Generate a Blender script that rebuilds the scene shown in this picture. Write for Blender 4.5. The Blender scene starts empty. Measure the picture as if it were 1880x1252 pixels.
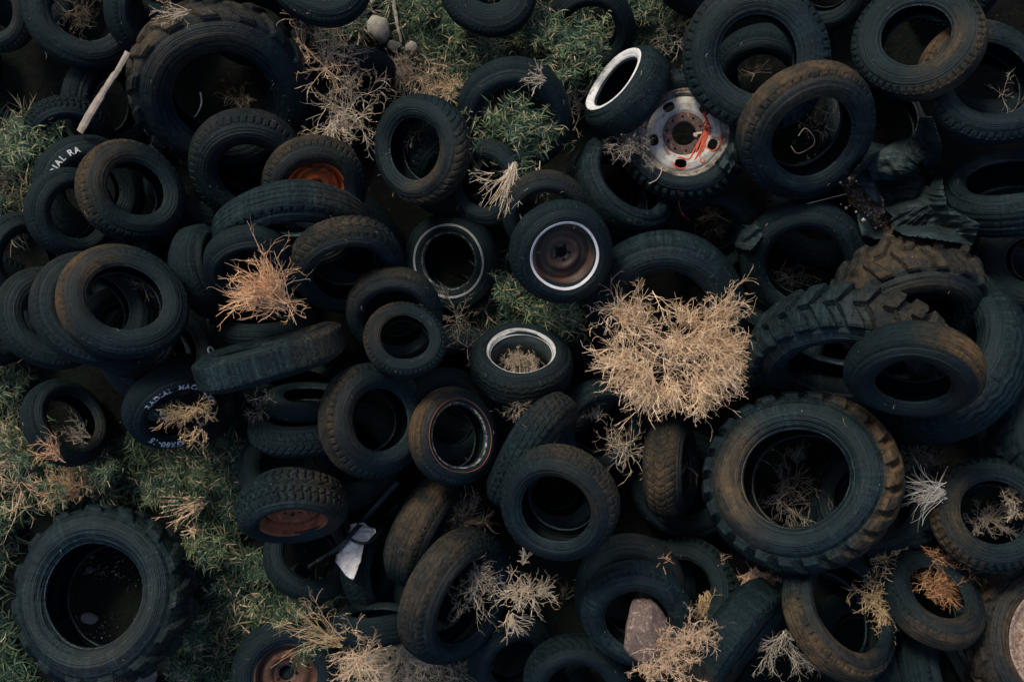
import bpy, math, random
import numpy as np
from mathutils import Matrix, Vector

# ------------------------------------------------------------------ camera
FPX, CAMH = 1900.0, 6.33                 # focal length in photo pixels, height above ground
PW, PH = 1880.0, 1252.0
scene = bpy.context.scene
cam = bpy.data.cameras.new("camera"); camo = bpy.data.objects.new("camera", cam)
scene.collection.objects.link(camo)
camo.location = (0, 0, CAMH)
cam.sensor_fit = 'HORIZONTAL'; cam.sensor_width = 36.0
cam.lens = 36.0 * FPX / PW
cam.clip_end = 200
scene.camera = camo

# ------------------------------------------------------------------ light
SUN_EL, SUN_AZ = math.radians(43), math.radians(122)     # azimuth, counter-clockwise from +x (light from upper left)
world = bpy.data.worlds.new("World"); scene.world = world; world.use_nodes = True
wn = world.node_tree.nodes; wl = world.node_tree.links
bg = wn['Background']
sky = wn.new('ShaderNodeTexSky'); sky.sky_type = 'NISHITA'; sky.sun_disc = False
sky.sun_elevation = SUN_EL; sky.sun_rotation = math.radians(90) - SUN_AZ
sky.dust_density = 3.0
hs = wn.new('ShaderNodeHueSaturation'); hs.inputs['Saturation'].default_value = 1.15
wl.new(sky.outputs[0], hs.inputs['Color']); wl.new(hs.outputs[0], bg.inputs[0])
bg.inputs[1].default_value = 0.074
sun = bpy.data.lights.new("sun", 'SUN'); suno = bpy.data.objects.new("sun", sun)
scene.collection.objects.link(suno)
sun.energy = 1.5; sun.angle = math.radians(14); sun.color = (1.0, 0.90, 0.72)
sd = Vector((math.cos(SUN_EL) * math.cos(SUN_AZ), math.cos(SUN_EL) * math.sin(SUN_AZ), math.sin(SUN_EL)))
suno.rotation_euler = sd.to_track_quat('Z', 'Y').to_euler()
scene.view_settings.view_transform = 'Standard'; scene.view_settings.look = 'None'
scene.view_settings.exposure = 0.98; scene.view_settings.gamma = 1.0
try:
    scene.cycles.use_denoising = True
    scene.cycles.max_bounces = 5
except Exception:
    pass

rng = np.random.default_rng(7)
R_ = math.radians
COL = scene.collection

# ------------------------------------------------------------------ helpers
def tag(o, label=None, cat=None, group=None, kind=None):
    if label: o['label'] = label
    if cat: o['category'] = cat
    if group: o['group'] = group
    if kind: o['kind'] = kind
    return o

def mesh_np(name, V, F, smooth=True, uv=None, col=None):
    """V (n,3), F (m,k) constant k."""
    V = np.asarray(V, np.float32); F = np.asarray(F, np.int32)
    me = bpy.data.meshes.new(name)
    k = F.shape[1]
    me.vertices.add(len(V)); me.vertices.foreach_set('co', V.ravel())
    me.loops.add(F.size); me.loops.foreach_set('vertex_index', F.ravel())
    me.polygons.add(len(F))
    me.polygons.foreach_set('loop_start', np.arange(0, F.size, k, dtype=np.int32))
    me.polygons.foreach_set('loop_total', np.full(len(F), k, np.int32))
    me.polygons.foreach_set('use_smooth', np.full(len(F), smooth, bool))
    if col is not None:
        a = me.color_attributes.new('tint', 'FLOAT_COLOR', 'POINT')
        c = np.ones((len(V), 4), np.float32); c[:, :3] = col
        a.data.foreach_set('color', c.ravel())
    me.update(calc_edges=True)
    return me

def link(name, me, mat=None, parent=None):
    o = bpy.data.objects.new(name, me); COL.objects.link(o)
    if mat is not None and me is not None and len(me.materials) == 0: me.materials.append(mat)
    if parent is not None: o.parent = parent
    return o

def empty(name):
    o = bpy.data.objects.new(name, None); COL.objects.link(o); o.empty_display_size = 0.1
    return o

def grid_faces(nr, nc, wrap=True):
    i = np.arange(nr - 1)[:, None]; j = np.arange(nc if wrap else nc - 1)[None, :]
    a = i * nc + j; b = i * nc + (j + 1) % nc; c = (i + 1) * nc + (j + 1) % nc; d = (i + 1) * nc + j
    return np.stack([a + 0 * b, b + 0 * a, c + 0 * a, d + 0 * b], -1).reshape(-1, 4)

def lathe(name, prof, N=96, smooth=True, wob=0.0):
    prof = np.asarray(prof, float); th = np.linspace(0, 2 * np.pi, N, endpoint=False)
    r = prof[:, 0][:, None] * (1 + wob * np.sin(3 * th)[None, :]); z = prof[:, 1][:, None] + 0 * th[None, :]
    V = np.stack([r * np.cos(th), r * np.sin(th), z], -1).reshape(-1, 3)
    return mesh_np(name, V, grid_faces(len(prof), N)[:, ::-1], smooth)

def px_ray(px, py):
    return np.array([(px - PW / 2) / FPX, -(py - PH / 2) / FPX, -1.0])

def unproj(px, py, z):
    d = px_ray(px, py); return np.array([0, 0, CAMH]) + d * (CAMH - z)

# ------------------------------------------------------------------ materials
def new_mat(name):
    m = bpy.data.materials.new(name); m.use_nodes = True
    nt = m.node_tree; b = nt.nodes['Principled BSDF']
    return m, nt, b

def mixrgb(nt, fac, a, b, blend='MIX'):
    n = nt.nodes.new('ShaderNodeMix'); n.data_type = 'RGBA'; n.blend_type = blend
    for s, v in ((n.inputs[0], fac), (n.inputs[6], a), (n.inputs[7], b)):
        if hasattr(v, 'links') or isinstance(v, bpy.types.NodeSocket): nt.links.new(v, s)
        elif isinstance(v, tuple): s.default_value = (*v[:3], 1)
        else: s.default_value = v
    return n.outputs[2]

def mathn(nt, op, a, b=None, clamp=False):
    n = nt.nodes.new('ShaderNodeMath'); n.operation = op; n.use_clamp = clamp
    for i, v in enumerate((a, b)):
        if v is None: continue
        if isinstance(v, bpy.types.NodeSocket): nt.links.new(v, n.inputs[i])
        else: n.inputs[i].default_value = v
    return n.outputs[0]

def ramp(nt, v, lo, hi, a=0.0, b=1.0):
    n = nt.nodes.new('ShaderNodeMapRange'); n.interpolation_type = 'SMOOTHSTEP'
    nt.links.new(v, n.inputs[0]); n.inputs[1].default_value = lo; n.inputs[2].default_value = hi
    n.inputs[3].default_value = a; n.inputs[4].default_value = b
    return n.outputs[0]

def noise(nt, vec, scale, detail=4, rough=0.55, dist=0.0):
    n = nt.nodes.new('ShaderNodeTexNoise'); n.inputs['Scale'].default_value = scale
    n.inputs['Detail'].default_value = detail; n.inputs['Roughness'].default_value = rough
    n.inputs['Distortion'].default_value = dist
    if vec is not None: nt.links.new(vec, n.inputs['Vector'])
    return n.outputs[0]

def bump(nt, h, strength, dist, normal=None):
    n = nt.nodes.new('ShaderNodeBump'); n.inputs['Strength'].default_value = strength
    n.inputs['Distance'].default_value = dist; nt.links.new(h, n.inputs['Height'])
    if normal is not None: nt.links.new(normal, n.inputs['Normal'])
    return n.outputs[0]

RUB = (0.0024, 0.0072, 0.0100)
DUST = (0.125, 0.076, 0.034)
def rubber(name, dust_gain=1.0, rough=0.52, spec=0.24, base=RUB, cracks=0.0):
    """Weathered rubber: object colour r = how dusty, g = how worn and grey, b = which noise, alpha 0 = dust on the other side."""
    m, nt, b = new_mat(name)
    tc = nt.nodes.new('ShaderNodeTexCoord'); oi = nt.nodes.new('ShaderNodeObjectInfo')
    sc = nt.nodes.new('ShaderNodeSeparateColor'); nt.links.new(oi.outputs['Color'], sc.inputs[0])
    s20 = mathn(nt, 'MULTIPLY', sc.outputs[2], 37.0)
    cb = nt.nodes.new('ShaderNodeCombineXYZ')
    for i in range(3): nt.links.new(s20, cb.inputs[i])
    off = nt.nodes.new('ShaderNodeVectorMath'); off.operation = 'ADD'
    nt.links.new(tc.outputs['Object'], off.inputs[0]); nt.links.new(cb.outputs[0], off.inputs[1])
    v = off.outputs[0]
    sx = nt.nodes.new('ShaderNodeSeparateXYZ'); nt.links.new(tc.outputs['Object'], sx.inputs[0])
    X_, Y_ = sx.outputs[0], sx.outputs[1]
    r = mathn(nt, 'SQRT', mathn(nt, 'ADD', mathn(nt, 'MULTIPLY', X_, X_), mathn(nt, 'MULTIPLY', Y_, Y_)))
    def vec(a, b_, c):
        n = nt.nodes.new('ShaderNodeCombineXYZ')
        for k, q in enumerate((a, b_, c)):
            if isinstance(q, bpy.types.NodeSocket): nt.links.new(q, n.inputs[k])
            else: n.inputs[k].default_value = q
        return n.outputs[0]
    ring = noise(nt, vec(mathn(nt, 'MULTIPLY', r, 26.0), s20, 0.0), 1.0, 3, .75)
    ring2 = noise(nt, vec(mathn(nt, 'MULTIPLY', r, 95.0), s20, 3.0), 1.0, 1, .5)
    cx = mathn(nt, 'DIVIDE', X_, r); cy = mathn(nt, 'DIVIDE', Y_, r)
    streak = noise(nt, vec(mathn(nt, 'ADD', mathn(nt, 'MULTIPLY', cx, 22.0), s20), mathn(nt, 'MULTIPLY', cy, 22.0), mathn(nt, 'MULTIPLY', r, 4.0)), 1.0, 4, .65)
    arcs = noise(nt, vec(mathn(nt, 'ADD', mathn(nt, 'MULTIPLY', cx, 2.2), s20), mathn(nt, 'MULTIPLY', cy, 2.2), mathn(nt, 'MULTIPLY', r, 34.0)), 1.0, 4, .6)
    n1 = noise(nt, v, 1.6, 5, 0.55, 0.3)
    n2 = noise(nt, v, 16.0, 6, 0.7)
    n3 = noise(nt, v, 75.0, 3, 0.6)
    flip = mathn(nt, 'SUBTRACT', mathn(nt, 'MULTIPLY', oi.outputs['Alpha'], 2.0), 1.0)
    side = ramp(nt, mathn(nt, 'MULTIPLY', X_, flip), 0.12, 0.90)
    dd = mathn(nt, 'MULTIPLY', side, ramp(nt, n1, 0.30, 0.55, .35, 1.0))
    dd = mathn(nt, 'MULTIPLY', dd, ramp(nt, arcs, 0.32, 0.62, .35, 1.1))
    dd = mathn(nt, 'MULTIPLY', dd, ramp(nt, n2, 0.30, 0.62, 0.30, 1.1))
    zone = mathn(nt, 'MAXIMUM', ramp(nt, r, 0.80, 0.64, .30, 1.25), ramp(nt, r, .86, .93, .30, .85))
    dd = mathn(nt, 'MULTIPLY', dd, zone)
    dd = mathn(nt, 'MULTIPLY', dd, mathn(nt, 'MULTIPLY', sc.outputs[0], dust_gain * 1.0), True)
    grey = mathn(nt, 'MULTIPLY', ramp(nt, streak, 0.40, 0.70), ramp(nt, n1, 0.35, 0.65))
    grey = mathn(nt, 'ADD', grey, mathn(nt, 'MULTIPLY', ramp(nt, arcs, 0.52, 0.75), 0.8))
    grey = mathn(nt, 'MULTIPLY', mathn(nt, 'MULTIPLY', grey, ramp(nt, n2, .3, .6)), sc.outputs[1], True)
    c = mixrgb(nt, ramp(nt, n2, 0.30, 0.70), tuple(x * 0.55 for x in base), tuple(x * 1.35 for x in base))
    c = mixrgb(nt, grey, c, (0.019, 0.037, 0.045))
    c = mixrgb(nt, dd, c, DUST)
    vo = nt.nodes.new('ShaderNodeTexVoronoi'); vo.inputs['Scale'].default_value = 9.0; nt.links.new(v, vo.inputs['Vector'])
    sp = mathn(nt, 'MULTIPLY', ramp(nt, vo.outputs['Distance'], 0.05, 0.025), ramp(nt, noise(nt, v, 3.1, 1), 0.58, 0.60))
    c = mixrgb(nt, sp, c, (0.40, 0.42, 0.40))
    nt.links.new(c, b.inputs['Base Color'])
    rr = mathn(nt, 'ADD', ramp(nt, n2, 0.3, 0.7, rough - 0.16, rough + 0.14), mathn(nt, 'MULTIPLY', dd, 0.3), True)
    nt.links.new(rr, b.inputs['Roughness']); b.inputs['Specular IOR Level'].default_value = spec; b.inputs['Specular Tint'].default_value = (.72, .92, 1.0, 1)
    h = mathn(nt, 'ADD', mathn(nt, 'MULTIPLY', n2, 0.5), mathn(nt, 'MULTIPLY', n3, 0.35))
    h = mathn(nt, 'ADD', h, mathn(nt, 'MULTIPLY', ring2, 0.35))
    h = mathn(nt, 'ADD', h, mathn(nt, 'MULTIPLY', ring, 0.9))
    if cracks:
        v2 = nt.nodes.new('ShaderNodeTexVoronoi'); v2.feature = 'DISTANCE_TO_EDGE'; v2.inputs['Scale'].default_value = 11.0
        nt.links.new(v, v2.inputs['Vector'])
        h = mathn(nt, 'ADD', h, mathn(nt, 'MULTIPLY', ramp(nt, v2.outputs['Distance'], 0.0, 0.05), cracks))
    nt.links.new(bump(nt, h, 0.75, 0.014), b.inputs['Normal'])
    return m

M = {}
M['rubber'] = rubber('weathered_rubber')
M['bead'] = rubber('bead_rubber', 0.9, 0.36, 0.45)
M['tread'] = rubber('tread_rubber', 0.9, 0.62, 0.18, (0.0028, 0.0080, 0.0106), .18)
M['liner'] = rubber('inner_liner_rubber', 0.35, 0.6, 0.10, (0.003, 0.006, 0.008))

def simple(name, a, b_, scale=20, rough=0.7, spec=0.3, bscale=60, bstr=0.4, metal=0.0, c3=None, s3=6, lo3=.55, hi3=.65, bdist=.004):
    m, nt, b = new_mat(name)
    tc = nt.nodes.new('ShaderNodeTexCoord'); v = tc.outputs['Object']
    n = noise(nt, v, scale, 6, 0.65)
    c = mixrgb(nt, ramp(nt, n, 0.3, 0.7), a, b_)
    if c3: c = mixrgb(nt, ramp(nt, noise(nt, v, s3, 5, 0.7, .5), lo3, hi3), c, c3)
    nt.links.new(c, b.inputs['Base Color']); b.inputs['Roughness'].default_value = rough
    b.inputs['Specular IOR Level'].default_value = spec; b.inputs['Metallic'].default_value = metal
    nt.links.new(bump(nt, noise(nt, v, bscale, 4), bstr, bdist), b.inputs['Normal'])
    return m
M['white_wall'] = simple('white_rubber', (0.50, 0.50, 0.50), (0.66, 0.66, 0.67), 7, 0.6, c3=(0.16, 0.16, 0.15), s3=6, lo3=.56, hi3=.72)
M['white_line'] = simple('white_line_rubber', (0.36, 0.39, 0.40), (0.60, 0.62, 0.63), 9, 0.7, c3=(0.08, 0.10, 0.11), s3=9, lo3=.62, hi3=.7)
M['red_line'] = simple('red_line_rubber', (0.26, 0.075, 0.045), (0.14, 0.05, 0.035), 9, 0.7)
M['flake'] = simple('flaking_edge', (0.02, 0.03, 0.035), (0.42, 0.40, 0.36), 14, 0.8, c3=(0.015, 0.025, 0.03), s3=9, lo3=.42, hi3=.55)
M['rust_orange'] = simple('orange_painted_steel', (0.66, 0.14, 0.026), (0.40, 0.080, 0.020), 5, 0.55, c3=(0.07, 0.03, 0.02), s3=4)
M['rust_brown'] = simple('rusty_steel', (0.34, 0.098, 0.040), (0.13, 0.042, 0.020), 5, 0.75, c3=(0.30, 0.12, 0.05), s3=7, lo3=.58, hi3=.7)
M['dark_rust'] = simple('dark_rusted_steel', (0.075, 0.035, 0.022), (0.035, 0.020, 0.015), 5, 0.6, c3=(0.13, 0.05, 0.028), s3=5)
M['dull_rust'] = simple('dull_rusted_steel', (0.026, 0.018, 0.015), (0.060, 0.038, 0.027), 4, 0.5, c3=(0.075, 0.026, 0.016), s3=3, lo3=.5, hi3=.66)
M['hub_rust'] = simple('hub_rust', (0.085, 0.055, 0.052), (0.05, 0.034, 0.034), 6, 0.8, c3=(0.25, 0.13, 0.07), s3=7)
M['white_paint'] = simple('chipped_white_paint', (0.44, 0.43, 0.40), (0.27, 0.26, 0.235), 9, 0.55, c3=(0.17, 0.08, 0.045), s3=5, lo3=.56, hi3=.68)
M['dirty_flange'] = simple('dirty_wheel_flange', (0.10, 0.09, 0.075), (0.30, 0.27, 0.22), 12, 0.7, c3=(0.06, 0.045, 0.035), s3=7, lo3=.45, hi3=.6)
M['grey_rim'] = simple('grey_painted_rim', (0.55, 0.56, 0.55), (0.34, 0.35, 0.35), 8, 0.5)
M['corroded'] = simple('corroded_steel', (0.15, 0.10, 0.075), (0.36, 0.27, 0.22), 30, 0.85, c3=(0.13, 0.065, 0.035), s3=7, bscale=30, bstr=.9, bdist=.02)
M['rock_grey'] = simple('pale_stone', (0.30, 0.28, 0.235), (0.42, 0.39, 0.33), 9, 0.9, bscale=30, bstr=.8, bdist=.012)
M['rock_dark'] = simple('dark_stone', (0.10, 0.105, 0.11), (0.17, 0.165, 0.16), 9, 0.9, bscale=30, bstr=.8, bdist=.012)
M['rock_pink'] = simple('pink_granite', (0.08, 0.058, 0.051), (0.20, 0.142, 0.122), 12, 0.85, c3=(0.36, 0.27, 0.22), s3=5, bscale=40, bstr=.7, bdist=.01)
M['wood'] = simple('bare_weathered_wood', (0.34, 0.28, 0.235), (0.20, 0.165, 0.14), 22, 0.85)
M['wood_grey'] = simple('grey_driftwood', (0.30, 0.27, 0.22), (0.17, 0.15, 0.125), 16, 0.85)
M['rope'] = simple('orange_rope', (0.60, 0.09, 0.035), (0.42, 0.10, 0.06), 12, 0.8)
M['rope_white'] = simple('frayed_rope_end', (0.55, 0.42, 0.36), (0.42, 0.3, 0.25), 12, 0.8)
M['cable'] = simple('black_hose_rubber', (0.012, 0.02, 0.024), (0.03, 0.042, 0.046), 12, 0.5)
M['steel_tube'] = simple('dull_steel_tube', (0.06, 0.085, 0.095), (0.10, 0.13, 0.14), 12, 0.45)
M['cloth'] = simple('stained_white_plastic', (0.50, 0.48, 0.46), (0.64, 0.62, 0.60), 9, 0.85, c3=(0.15, 0.12, 0.11), s3=11, lo3=.66, hi3=.72, bscale=14, bstr=.6, bdist=.02)

def plastic_mat():
    m, nt, b = new_mat('dark_teal_plastic_film')
    tc = nt.nodes.new('ShaderNodeTexCoord'); v = tc.outputs['Object']
    n = noise(nt, v, 6, 5)
    nt.links.new(mixrgb(nt, ramp(nt, n, .35, .65), (0.010, 0.020, 0.023), (0.021, 0.038, 0.042)), b.inputs['Base Color'])
    b.inputs['Roughness'].default_value = 0.55; b.inputs['Specular IOR Level'].default_value = 0.28
    mp = nt.nodes.new('ShaderNodeMapping'); mp.inputs['Scale'].default_value = (3, 14, 3); nt.links.new(v, mp.inputs[0])
    nt.links.new(bump(nt, noise(nt, mp.outputs[0], 1.6, 5, .6, 1.2), 0.9, 0.03), b.inputs['Normal'])
    return m
M['plastic'] = plastic_mat()

def tint_mat(name, rough=0.8, trans=0.0):
    m, nt, b = new_mat(name)
    a = nt.nodes.new('ShaderNodeAttribute'); a.attribute_name = 'tint'
    nt.links.new(a.outputs['Color'], b.inputs['Base Color'])
    b.inputs['Roughness'].default_value = rough; b.inputs['Specular IOR Level'].default_value = 0.15
    return m
M['twig'] = tint_mat('dry_twigs', 0.9)
M['leaf'] = tint_mat('grass_leaves', 0.55)
M['pebble'] = tint_mat('pebbles', 0.9)

def ground_mat():
    m, nt, b = new_mat('dark_earth')
    tc = nt.nodes.new('ShaderNodeTexCoord'); v = tc.outputs['Object']
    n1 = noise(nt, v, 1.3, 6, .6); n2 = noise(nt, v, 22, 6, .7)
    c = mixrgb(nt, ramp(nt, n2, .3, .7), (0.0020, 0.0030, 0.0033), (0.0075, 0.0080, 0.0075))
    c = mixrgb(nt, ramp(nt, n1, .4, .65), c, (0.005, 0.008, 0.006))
    nt.links.new(c, b.inputs['Base Color']); b.inputs['Roughness'].default_value = 0.95
    b.inputs['Specular IOR Level'].default_value = 0.1
    nt.links.new(bump(nt, n2, 0.9, 0.03), b.inputs['Normal'])
    return m
M['ground'] = ground_mat()
M['soil'] = simple('brown_soil', (0.040, 0.029, 0.021), (0.10, 0.073, 0.053), 30, 0.95, 0.1, 80, 0.9, bdist=.01)

# ------------------------------------------------------------------ ground
def vnoise(x, y, s):
    return (np.sin(x * 1.7 * s + 1.3) * np.cos(y * 2.1 * s - .7) + .5 * np.sin(x * 4.3 * s - y * 3.1 * s + 2.) + .25 * np.cos(x * 9.1 * s + y * 7.7 * s))
gx = np.concatenate([[-60, -30, -15, -9], np.linspace(-6, 6, 160), [9, 15, 30, 60]])
gy = np.concatenate([[-60, -30, -15, -9], np.linspace(-5, 5, 140), [9, 15, 30, 60]])
X, Y = np.meshgrid(gx, gy)
Z = 0.018 * vnoise(X, Y, 1.2) + 0.008 * vnoise(X, Y, 5.0) - 0.02
def ground_z(x, y): return 0.018 * vnoise(x, y, 1.2) + 0.008 * vnoise(x, y, 5.0) - 0.02
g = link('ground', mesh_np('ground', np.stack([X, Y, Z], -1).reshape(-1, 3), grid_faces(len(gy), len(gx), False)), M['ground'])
tag(g, kind='structure')

# ------------------------------------------------------------------ height field of the pile
HR = 0.02; HX0, HY0 = -5.0, -4.0; HNX, HNY = 500, 400
HF = np.zeros((HNY, HNX), np.float32)
def hidx(x, y):
    return (np.clip(((y - HY0) / HR).astype(int), 0, HNY - 1), np.clip(((x - HX0) / HR).astype(int), 0, HNX - 1))
def surf(px, py, floor=0.0):
    """first point of the pile seen through a photo position"""
    d = px_ray(px, py)
    for z in np.arange(2.2, -0.001, -0.01):
        p = np.array([0, 0, CAMH]) + d * (CAMH - z)
        i, j = hidx(np.array([p[0]]), np.array([p[1]]))
        if HF[i[0], j[0]] >= z: return np.array([p[0], p[1], z])
    p = np.array([0, 0, CAMH]) + d * CAMH
    return p

# ------------------------------------------------------------------ tyre geometry (unit outer radius, axis z)
def carcass(h, b, big, band=False):
    """outer profile from bead to shoulder (sidewall) and over the tread; big = tractor"""
    rs = 0.84 if big else 0.885
    if band: rs = 0.955
    t = np.linspace(0, 1, 26)
    r = h + (rs - h) * t
    z = b * (0.66 + 0.34 * np.sin(np.pi * np.clip(0.06 + 0.86 * t, 0, 1)) ** 0.9)
    for c, w_, a in ((0.10, .03, .022), (0.30, .02, .010), (0.36, .02, -.008), (0.62, .025, .012), (0.90, .03, .016)):
        z = z + b * a * 1.6 * np.exp(-((t - c) / w_) ** 2)
    zs = z[-1]
    cr = 0.925 if big else 1.0
    n = 25 if not big else 31
    s = np.linspace(1, -1, n)
    s = np.sign(s) * np.abs(s) ** 0.85
    rt = rs + (cr - rs) * (1 - np.abs(s) ** (3.2 if big else 9 if band else 3.4)) ** (0.75)
    zt = zs * s
    return np.stack([r, z], 1), np.stack([rt, zt], 1), s

def tri(x): return 2 * np.abs(x - np.floor(x + 0.5))
def tread_disp(kind, th, s):
    a = np.abs(s); u = th / (2 * np.pi)
    edge = np.clip((1 - a) / 0.03, 0, 1)
    D = 0.018
    def groove(x, w): return np.clip(1.4 - np.abs(x) / w, 0, 1)
    g = np.zeros_like(th * s)
    if kind == 'band': g = np.maximum(g, (a > .86) * groove(tri(u * 44) - 1, .35))
    if kind == 'rib':
        for c in (-.55, -.2, .2, .55): g = np.maximum(g, groove(s - c + 0 * th, .05))
        g = np.maximum(g, (a > .72) * groove(tri(u * 60) - 1, .22) * .6)
    elif kind == 'truck':
        for c in (-.5, -.17, .17, .5): g = np.maximum(g, groove(s - c + 0.05 * tri(u * 30), .05))
        g = np.maximum(g, 1.3 * (a > .66) * groove(tri(u * 48) - 1, .30))
    elif kind == 'slot':
        g = np.maximum(g, 1.4 * (a > .80) * groove(tri(u * 46) - 1, .17))
        for c in (-.32, 0, .32): g = np.maximum(g, groove(s - c + 0 * th, .03) * .5)
    elif kind == 'zigzag':
        for c in (-.66, -.33, 0, .33, .66): g = np.maximum(g, groove(s - c + 0.13 * (tri(u * 30) - .5), .055))
        g = np.maximum(g, (a > .8) * groove(tri(u * 60) - 1, .3))
    elif kind == 'honey':
        for c in (-.6, -.2, .2, .6): g = np.maximum(g, groove(s - c + 0.10 * (tri(u * 40) - .5), .05))
        row = np.floor((s + 1) / .4)
        g = np.maximum(g, groove(tri(u * 40 + .5 * (row % 2)) - 1, .22) * .9)
    elif kind == 'block':
        g = np.maximum(g, groove(s + .16 * (tri(u * 22) - .5), .09))
        g = np.maximum(g, groove(tri(u * 44 + .5 * (s > 0) + .4 * a) - 1, .42) * (a > .28))
        g = np.maximum(g, groove(a - .55 + .1 * (tri(u * 22) - .5), .05))
        D = 0.042
    elif kind == 'chevron':
        g = np.maximum(g, groove(tri(u * 40 + 1.2 * a) - 1, .3))
        for c in (-.4, .4): g = np.maximum(g, groove(s - c + 0 * th, .05))
    elif kind == 'bald':
        g = np.maximum(g, (a > .86) * groove(tri(u * 72) - 1, .3) * .4)
    if kind.startswith('tractor'):
        nl = {'tractor': 17, 'tractor_fine': 23, 'tractor_worn': 15}[kind]
        hgt = {'tractor': .06, 'tractor_fine': .07, 'tractor_worn': .045}[kind]
        ph = u * nl + 0.55 * a + .5 * (s > 0)
        d = np.abs(tri(ph))                     # 0 at bar centre
        w = (0.60 + .12 * a) if kind == 'tractor_fine' else 0.40 + 0.14 * a
        bar = np.clip((w - d) / 0.12, 0, 1) * np.clip((s * np.sign(np.where(s >= 0, 1, -1)) + .06) / .05, 0, 1)
        bar = bar * np.clip((1.0 - a) / 0.10, 0, 1)
        return bar * hgt
    return -g * D * edge

def warp(V):
    th = np.arctan2(V[:, 1], V[:, 0]); rr = np.hypot(V[:, 0], V[:, 1])
    k = 1 + 0.016 * np.sin(2 * th + 1.1) + 0.009 * np.sin(3 * th + 4.2) + .004 * np.sin(5 * th)
    V = V.copy(); V[:, 0] *= k; V[:, 1] *= k
    V[:, 2] += 0.02 * np.sin(2 * th + 2.3) * rr + 0.010 * np.sin(3 * th + .6)
    return V
def warp_mesh(me):
    n = len(me.vertices); c = np.zeros(n * 3, np.float32); me.vertices.foreach_get('co', c)
    me.vertices.foreach_set('co', warp(c.reshape(-1, 3)).astype(np.float32).ravel()); me.update()
    return me
TYRE_CACHE = {}
def tyre_meshes(kind, h, b):
    key = (kind, round(h, 2), round(b, 2))
    if key in TYRE_CACHE: return TYRE_CACHE[key]
    big = kind.startswith('tractor')
    sw, tr, s = carcass(h, b, big, kind == 'band')
    N = {'tractor': 400, 'tractor_fine': 460, 'tractor_worn': 360, 'block': 352, 'truck': 384, 'slot': 288, 'honey': 320, 'chevron': 320}.get(kind, 300)
    def rev(prof, N, disp=None):
        th = np.linspace(0, 2 * np.pi, N, endpoint=False)[None, :]
        r = prof[:, 0][:, None] + 0 * th; z = prof[:, 1][:, None] + 0 * th
        if disp is not None:
            tg = np.gradient(prof, axis=0); nrm = np.stack([-tg[:, 1], tg[:, 0]], 1)
            nrm /= np.linalg.norm(nrm, axis=1)[:, None] + 1e-9
            if nrm[len(nrm) // 2, 0] < 0: nrm = -nrm
            d = disp(th + 0 * z, s[:, None] + 0 * th)
            r = r + d * nrm[:, 0][:, None]; z = z + d * nrm[:, 1][:, None]
        return warp(np.stack([r * np.cos(th), r * np.sin(th), z], -1).reshape(-1, 3))
    out = {}
    out['tread'] = mesh_np('tread_' + kind, rev(tr, N, lambda t, ss: tread_disp(kind, t, ss)), grid_faces(len(tr), N)[:, ::-1], kind in ('bald', 'zigzag', 'rib'))
    out['side_a'] = mesh_np('sidewall', rev(sw, 120), grid_faces(len(sw), 120)[:, ::-1])
    swb = sw.copy(); swb[:, 1] *= -1
    out['side_b'] = mesh_np('sidewall', rev(swb, 120), grid_faces(len(sw), 120))
    # beads: rounded edge from outer skin to inner skin, both sides
    bz = sw[0, 1]; tk = 0.05
    ang = np.linspace(0, np.pi, 7)
    for nm, sg in (('bead_a', 1), ('bead_b', -1)):
        pr = np.stack([h - 0.018 * np.sin(ang), sg * (bz - tk / 2 + tk / 2 * np.cos(ang))], 1)
        out[nm] = mesh_np('bead', rev(pr, 120), grid_faces(len(pr), 120)[:, ::(-1 if sg < 0 else 1)])
    # liner
    ins = np.concatenate([[[h, bz - tk]], np.stack([sw[3:, 0], sw[3:, 1] - 0.06], 1), np.stack([tr[:, 0] * 0 + np.minimum(tr[:, 0] - .07, .9), tr[:, 1] * .88], 1), np.stack([sw[3:, 0][::-1], -sw[3:, 1][::-1] + .06], 1), [[h, -bz + tk]]])
    rmax = (0.84 if big else 0.90) - .02
    ins[:, 0] = np.minimum(ins[:, 0], rmax + .0)
    out['liner'] = mesh_np('inner_liner', rev(ins, 120), grid_faces(len(ins), 120))
    TYRE_CACHE[key] = out
    return out

def band_mesh(name, h, b, r1, r2, big=False, lift=0.009, N=120, a0=0, a1=360):
    sw, tr, s = carcass(h, b, big)
    rr = np.linspace(r1, r2, 5 if r2 - r1 < .03 else 18); zz = np.interp(rr, sw[:, 0], sw[:, 1]) + lift
    zz[0] -= lift * 1.5; zz[-1] -= lift * 1.5
    return warp_mesh(lathe(name, np.stack([rr, zz], 1), N))

def text_mesh(body, h, b, rad, size, start_deg, outline=False, bold=0.02, spacing=1.25):
    """word bent clockwise around the sidewall; start angle measured ccw from local +x"""
    cu = bpy.data.curves.new('lettering', 'FONT'); cu.body = body; cu.size = size
    cu.space_character = spacing; cu.resolution_u = 3
    if outline: cu.fill_mode = 'NONE'; cu.bevel_depth = size * 0.05; cu.bevel_resolution = 0
    else: cu.offset = bold * size
    o = bpy.data.objects.new('tmp', cu); COL.objects.link(o)
    dg = bpy.context.evaluated_depsgraph_get(); dg.update()
    me = bpy.data.meshes.new_from_object(o.evaluated_get(dg))
    bpy.data.objects.remove(o); 
    sw, tr, s = carcass(h, b, False)
    for v in me.vertices:
        x, y, z = v.co
        th = R_(start_deg) - x / rad
        r = rad + y
        zz = float(np.interp(r, sw[:, 0], sw[:, 1])) + 0.012 + z
        v.co = (r * math.cos(th), r * math.sin(th), zz)
    me.materials.clear()
    return warp_mesh(me)

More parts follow.
